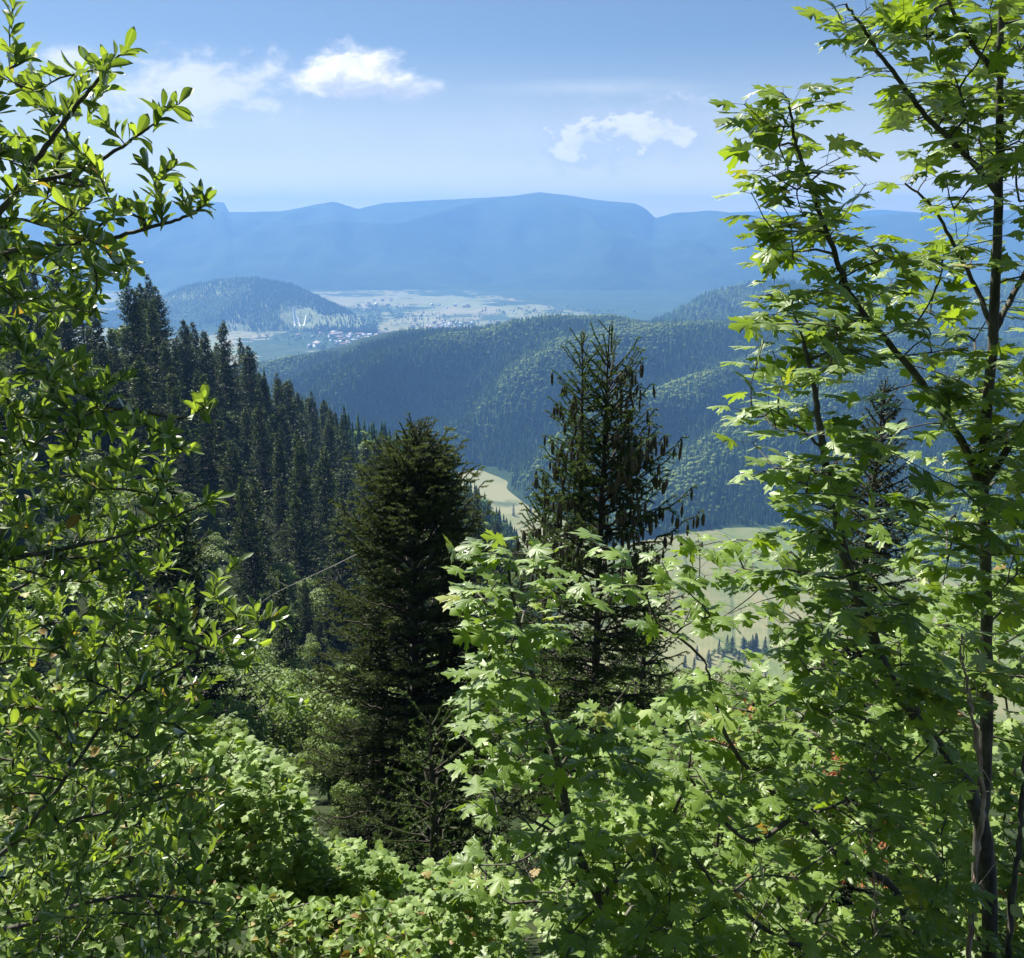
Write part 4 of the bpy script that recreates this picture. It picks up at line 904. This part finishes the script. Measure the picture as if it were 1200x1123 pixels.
#==END FAR==
# ------------------------------------------------------------------ village, ski jumps, valley trees
#==VALLEY==
def valley_z(x, y):
    return -484+fbm(x/900, y/900, 4, 8)*9*np.clip((y-1300)/500, 0, 1)+np.clip((y-4200)/3000, 0, 1)*70
def ray_ground(px, py, hfun, d0=1200, d1=9000):
    ds = np.linspace(d0, d1, 800); q = P(px, py, 1.0)-[0, 0, EYE]; x = q[0]*ds; z = EYE+q[2]*ds; h = hfun(x, ds); k = np.argmax(z < h)
    return (x[k], ds[k], h[k]) if z[k] < h[k] else None
def house_mesh(w_, l_, h_, rf, wall, roof, name):
    mb = MB(); x, y = w_/2, l_/2; e = .5
    V = [(-x, -y, -1), (x, -y, -1), (x, y, -1), (-x, y, -1), (-x, -y, h_), (x, -y, h_), (x, y, h_), (-x, y, h_), (0, -y, h_+rf), (0, y, h_+rf)]
    mb.add(V, [(0, 1, 5, 4), (1, 2, 6, 5), (2, 3, 7, 6), (3, 0, 4, 7)]); mb.F.setdefault(3, []).append(np.array([(4, 5, 8), (6, 7, 9)]))
    wm = mb.mesh(name+'_wall', wall); mb = MB(); s = rf/x
    V = [(-x-e, -y-e, h_-e*s+.15), (0, -y-e, h_+rf+.15), (x+e, -y-e, h_-e*s+.15), (-x-e, y+e, h_-e*s+.15), (0, y+e, h_+rf+.15), (x+e, y+e, h_-e*s+.15)]
    V += [(a, b, c+.3) for a, b, c in V]; V[7:8] = [(0, -y-e, h_+rf+.45)]
    mb.add(V, [(0, 3, 4, 1), (1, 4, 5, 2), (6, 7, 10, 9), (7, 8, 11, 10), (0, 1, 7, 6), (1, 2, 8, 7), (3, 9, 10, 4), (4, 10, 11, 5), (0, 6, 9, 3), (2, 5, 11, 8)])
    return wm, mb.mesh(name+'_roof', roof)
def plain(name, col, rough=.7, var=.15):
    m, g = new_mat(name); tcn = g.n('ShaderNodeTexCoord'); n = g.noise(tcn.outputs['Object'], .6, 4)
    p = g.n('ShaderNodeBsdfPrincipled'); g.put(p.inputs['Base Color'], g.mix(g.m('MULTIPLY', n, var*2), (*col, 1), tuple(c*.6 for c in col)+(1,))); p.inputs['Roughness'].default_value = rough; out(g, p.outputs[0]); return m
walls = [plain('render_white', (.8, .78, .72)), plain('render_cream', (.65, .58, .45)), plain('render_grey', (.5, .5, .5))]
roofs = [plain('metal_roof', (.75, .76, .78), .4), plain('tile_roof', (.35, .17, .11)), plain('slate_roof', (.30, .30, .33)), plain('brown_roof', (.30, .22, .17))]
hp = []
for k, (a, b, c, d) in enumerate([(10, 13, 6, 4), (12, 16, 7, 5), (9, 11, 5, 3.5), (16, 34, 8, 3.5), (14, 20, 9, 5)]):
    for wi in range(2): hp.append(house_mesh(a, b, c, d, walls[(k+wi) % 3], roofs[(k+wi*2) % 4], 'house'))
r = np.random.default_rng(91)
def put_house(px, py, s=1.0, pr=None, lab='', grp=''):
    q = ray_ground(px, py, valley_z, 2600)
    if q is None: return
    e = empty('house', (q[0], q[1], q[2]), lab, 'house', grp); e.rotation_euler.z = r.uniform(-.9, .9); e.scale = (s, s, s)
    wm, rm = pr or hp[r.integers(0, len(hp))]
    for nm, me in (('wall', wm), ('roof', rm)):
        o = bpy.data.objects.new(nm, me); C.objects.link(o); o.parent = e
for _ in range(95):
    put_house(r.normal(415, 26), r.normal(398, 6.5), r.uniform(.8, 1.3), None, 'small pale house in the village below the round hill', 'houses in the village')
for _ in range(60):
    put_house(r.normal(525, 24), r.normal(384, 3.2), r.uniform(.9, 1.3), None, 'small pale house in the cluster just above the forested ridge', 'houses in the village centre')
for _ in range(14):
    put_house(r.uniform(410, 470), r.uniform(352, 366), 1.1, None, 'small farmhouse on the fields right of the round hill', 'farmhouses on the fields')
for _ in range(10):
    put_house(r.uniform(505, 560), r.uniform(357, 362), 1.1, None, 'small farmhouse at the foot of the mountain range', 'farmhouses under the range')
for px, py, s, lab in ((394, 396, 2.0, 'large white-roofed building at the left of the village'), (374, 407, 2.1, 'long white-roofed hall at the near edge of the village'), (436, 399, 1.6, 'white-roofed building at the right of the village'), (316, 381, 1.7, 'white building at the foot of the ski jumps'),
                       (604, 381, 2.0, 'white-roofed building peeping over the ridge crest'), (458, 352, 1.4, 'white building alone on the upper fields')):
    put_house(px, py, s, hp[6], lab, None)
# ski jumps: white ramps down the round hill
def landz(x, y): return np.maximum(valley_z(x, y), rnd.h(x, y))
jm = plain('jump_concrete', (.85, .85, .83), .6, .05); jt = plain('jump_steel', (.55, .57, .6), .4)
for (pt, pb, wd, lab) in (((344, 361), (346, 383), 11, 'tallest white ski jump ramp on the round hill'), ((348, 370), (352, 383), 8, 'smallest white ski jump ramp between the two others'), ((359, 370), (356, 383), 8, 'white ski jump ramp leaning right, rightmost of the three')):
    b = ray_ground(*pb, landz, 3600); tp = P(pt[0], pt[1], b[1]+70); bb = np.array(b)
    n = 12; s = np.linspace(0, 1, n); pth = bb+(tp-bb)*s[:, None]; pth[:, 2] = bb[2]+2+(tp[2]-bb[2])*(s**1.35)
    e = empty('ski_jump', bb, lab, 'ski jump', 'white ski jumps on the round hill'); mb = MB(); sx = np.array([wd/2, 0, 0])
    A0 = pth-sx-bb; A1 = pth+sx-bb; V = np.concatenate([A0, A1, A0-[0, 0, 3], A1-[0, 0, 3]]); i = np.arange(n-1)
    mb.add(V, np.concatenate([np.stack([i, i+n, i+n+1, i+1], -1), np.stack([i+2*n, i+1+2*n, i+1+3*n, i+3*n], -1), np.stack([i, i+1, i+1+2*n, i+2*n], -1), np.stack([i+n, i+3*n, i+1+3*n, i+1+n], -1)]))
    mb.build('ramp', jm, e)
    mb = MB(); t_ = tp-bb; gz = float(landz(tp[0], tp[1]))-bb[2]
    for sx_ in (-wd/2, wd/2): tube(mb, [(t_[0]+sx_, t_[1]+2, min(gz, t_[2]-15)-2), (t_[0]+sx_, t_[1]+2, t_[2]-3)], 1.4, 6)
    mb.build('tower', jt, e)
# hedgerow trees and copses on the valley bottom
items = []
for cx, cy, sx, sy, n in ((378, 386, 22, 4, 130), (420, 400, 34, 7, 170), (345, 386, 14, 2, 50), (470, 372, 40, 3, 120), (540, 381, 40, 3, 120), (610, 366, 30, 3, 70), (440, 362, 22, 2, 60), (330, 395, 20, 5, 30), (700, 366, 20, 1.5, 25)):
    for _ in range(n):
        q = ray_ground(r.normal(cx, sx), r.normal(cy, sy), valley_z, 2600)
        if q is not None: items.append((q[0], q[1], q[2]-1, r.uniform(10, 24), r.uniform(0, 6), int(r.integers(0, 5)), 1.4, r.uniform(-.1, .2)))
merged_forest('hedgerows', items, 'scattered copses and garden trees around the village', MINI, M['distant'], cat='trees')
# trees on the valley bottom below the ridge, seen between the maples
for cx, cy, sx, sy, n in ((855, 768, 20, 9, 22), (885, 762, 10, 5, 8), (800, 800, 60, 25, 14), (650, 770, 50, 30, 10), (1000, 790, 110, 30, 24), (600, 600, 14, 6, 5)):
    for _ in range(n):
        q = ray_ground(r.normal(cx, sx), r.normal(cy, sy), near_z, 330, 1500)
        if q is None: continue
        a_, b_ = proj(np.array(q)+[0, 0, 14])
        if 765 < a_ < 915 and b_ < 742: continue
        bb_ = r.random() < .35
        instance('broadleaf_tree' if bb_ else 'spruce_tree', broads[r.integers(0, 4)] if bb_ else protos[r.integers(0, 9)], (q[0], q[1], q[2]-.5), r.uniform(0, 6), r.uniform(.55, .9), 1,
                 ('round green broadleaved tree' if bb_ else 'dark spruce')+' at the lower edge of the valley meadow, seen between the maples', 'tree' if bb_ else 'spruce', 'trees at the foot of the near slope')
#==END VALLEY==

# ------------------------------------------------------------------ thickets at the bottom of the view
#==THICKET==
def thicket(name, label, roots, polys, seed, T, size, mat='thicket', n=(5, 9), cat='bush', along=3, oddp=.02, group=None):
    stems = []
    for (x, y), tops in roots:
        b = rooted(x, y)
        for t in tops: q = P(*t); stems.append(([b, b*.5+q*.5+[0, 0, -.2], q], .018, .006))
    return shrub(name, label, stems, polys, [], seed, mat, cat, size, T, n, along, .0025, oddp, .15, group, level=True)
thicket('maple_bush', 'sunlit small-leaved bush below the dark fir, left of its foot', [((-1.9, 7.0), [(270, 900, 7), (320, 900, 7.2), (220, 940, 6.6), (380, 1000, 7.2)])],
    [([(170, 900), (230, 850), (290, 865), (350, 905), (375, 985), (330, 1060), (180, 1060)], 560, 6.3, 7.8), ([(340, 985), (440, 990), (480, 1030), (430, 1090), (320, 1090)], 320, 6.4, 7.4)], 61, LOBED, .082)
thicket('hazel_bush', 'pale green low bush at the bottom left of centre with a few yellowed leaves', [((-1.2, 4.9), [(300, 1080, 4.9), (400, 1080, 4.9), (230, 1080, 4.8)])],
    [([(160, 1010), (330, 1050), (470, 1060), (500, 1170), (150, 1170)], 300, 4.3, 5.6)], 62, ROUND, .065, oddp=.06)
thicket('bush', 'light green leafy bush at the bottom centre', [((-.25, 5.6), [(500, 1060, 5.6), (560, 1040, 5.6), (450, 1090, 5.6)])],
    [([(430, 1040), (520, 1010), (600, 1010), (610, 1170), (440, 1170)], 260, 5.0, 6.4)], 63, LOBED, .075, oddp=.03)
thicket('bush', 'sunny yellow-flecked bush glimpsed through the shrub at lower left', [((-2.6, 5.2), [(60, 800, 5.2), (130, 850, 5.2), (30, 950, 5), (150, 980, 5)])],
    [([(-40, 640), (120, 650), (220, 780), (260, 900), (240, 1100), (-40, 1150)], 420, 4.4, 6.2)], 64, ROUND, .07, oddp=.09)
thicket('bush', 'sunlit bush filling the gaps behind the low sprawling maple', [((1.6, 5.6), [(850, 900, 5.6), (950, 880, 5.6), (900, 1000, 5.6), (1020, 960, 5.6)])],
    [([(690, 860), (800, 810), (950, 790), (1080, 820), (1120, 1000), (1080, 1170), (640, 1170), (640, 980)], 620, 4.9, 7.0)], 65, LOBED, .095, oddp=.02)
thicket('bush', 'green bush behind the tall maple trunk at the right edge', [((3.9, 6.2), [(1150, 800, 6.2), (1100, 900, 6.2), (1190, 900, 6.2)])],
    [([(1040, 720), (1240, 640), (1240, 1170), (1040, 1170)], 430, 5.4, 7.2)], 66, LOBED, .10, oddp=.02)
thicket('russet_bush', 'small bush with reddish brown leaves in the maples at lower right', [((1.2, 4.5), [(850, 880, 4.5), (970, 900, 4.5), (1020, 970, 4.5)])],
    [([(820, 830), (880, 820), (900, 860), (840, 880)], 14, 4.3, 4.7), ([(950, 890), (1010, 880), (1010, 920), (960, 920)], 16, 4.3, 4.7), ([(980, 960), (1060, 960), (1040, 1040), (990, 1040)], 22, 4.2, 4.7)], 67, OVAL, .05, 'red_leaf', cat='bush')
thicket('bush', 'small-leaved bush in the shade at the very bottom left corner', [((-1.9, 4.2), [(60, 1110, 4.2), (160, 1100, 4.3), (-20, 1090, 4.2)])],
    [([(-60, 1000), (120, 1010), (260, 1060), (260, 1190), (-60, 1190)], 260, 3.8, 5.0)], 68, ROUND, .06, oddp=.02)
# dry climbing stems in front of the maple trunk
def vine(label, pts, rad, leaves, tw, seed, mat='dry'):
    r = np.random.default_rng(seed); base = np.array([pts[0][0], pts[0][1], 0]); q = smooth_path([P(*p) for p in pts], 8); q += r.normal(size=q.shape)*.004
    e = empty('dry_vine', q[0], label, 'vine', 'dry stems by the maple trunk'); mb = MB(); tube(mb, q-q[0], np.linspace(rad, rad*.35, len(q)), 6, .5, .12)
    q2 = q+np.stack([.012*np.sin(np.linspace(0, 16, len(q))), .012*np.cos(np.linspace(0, 16, len(q))), 0*q[:, 0]], -1); tube(mb, q2-q[0], np.linspace(rad*.5, rad*.2, len(q)), 5)
    for (a, b) in tw:
        pa = P(*a); pb = P(*b); m_ = (pa+pb)/2+r.normal(size=3)*.02; tube(mb, smooth_path([pa, m_, pb], 4)-q[0], np.linspace(.003, .0012, 9), 4)
    mb.build('stem', M[mat], e, True)
    for (px, py, d, s, mt) in leaves:
        mb = MB(); put_leaves(mb, np.array([P(px, py, d)-q[0]]), np.array([[r.normal()*.4, -.4, -.6]]), np.array([[r.normal()*.3, -.8, .35]]), np.array([s]), np.array([.6]), ROUND if mt == 'r' else MAPLE[2:])
        mb.build('leaf', M['pale_leaf' if mt != 'd' else 'dry_leaf'], e)
vine('reddish dry vine stem winding up in front of the tall maple trunk', [(1138, 1180, 3.3), (1136, 1080, 3.3), (1146, 1000, 3.3), (1153, 950, 3.3), (1147, 890, 3.3), (1138, 830, 3.3), (1134, 800, 3.3), (1126, 770, 3.3), (1127, 742, 3.3)], .010,
     [(1147, 768, 3.3, .07, 'p'), (1122, 1040, 3.3, .055, 'p'), (1118, 1062, 3.3, .05, 'p'), (1140, 1068, 3.3, .06, 'p'), (1088, 1040, 3.3, .08, 'r'), (1136, 742, 3.3, .05, 'p'), (1185, 1060, 3.3, .07, 'r')],
     [((1136, 825, 3.3), (1141, 795, 3.3)), ((1152, 930, 3.3), (1170, 935, 3.3)), ((1150, 900, 3.3), (1165, 925, 3.3)), ((1145, 1040, 3.3), (1195, 975, 3.3))], 71)
vine('thin pale dead stem with forked twigs at lower right', [(1030, 1180, 3.2), (1026, 1100, 3.2), (1025, 1040, 3.2), (1022, 990, 3.2), (1026, 955, 3.2)], .006, [],
     [((1026, 1060, 3.2), (1008, 1045, 3.2)), ((1026, 1050, 3.2), (1040, 1010, 3.2)), ((1028, 1100, 3.2), (995, 1095, 3.2)), ((1024, 1000, 3.2), (1000, 975, 3.2)), ((1028, 1090, 3.2), (1060, 1075, 3.2)), ((1028, 1080, 3.2), (1045, 1060, 3.2))], 72)
vine('thick brown sapling stem at the bottom right corner', [(1180, 1180, 3.4), (1184, 1080, 3.4), (1192, 1000, 3.4), (1198, 940, 3.4), (1204, 860, 3.4)], .016, [], [((1190, 1010, 3.4), (1170, 960, 3.4))], 73, 'bark')
vine('brown bare stem left of the dry vine at the bottom right', [(1098, 1180, 3.5), (1102, 1100, 3.5), (1098, 1060, 3.5), (1094, 1000, 3.5)], .010, [], [], 74, 'bark')
#==END THICKET==
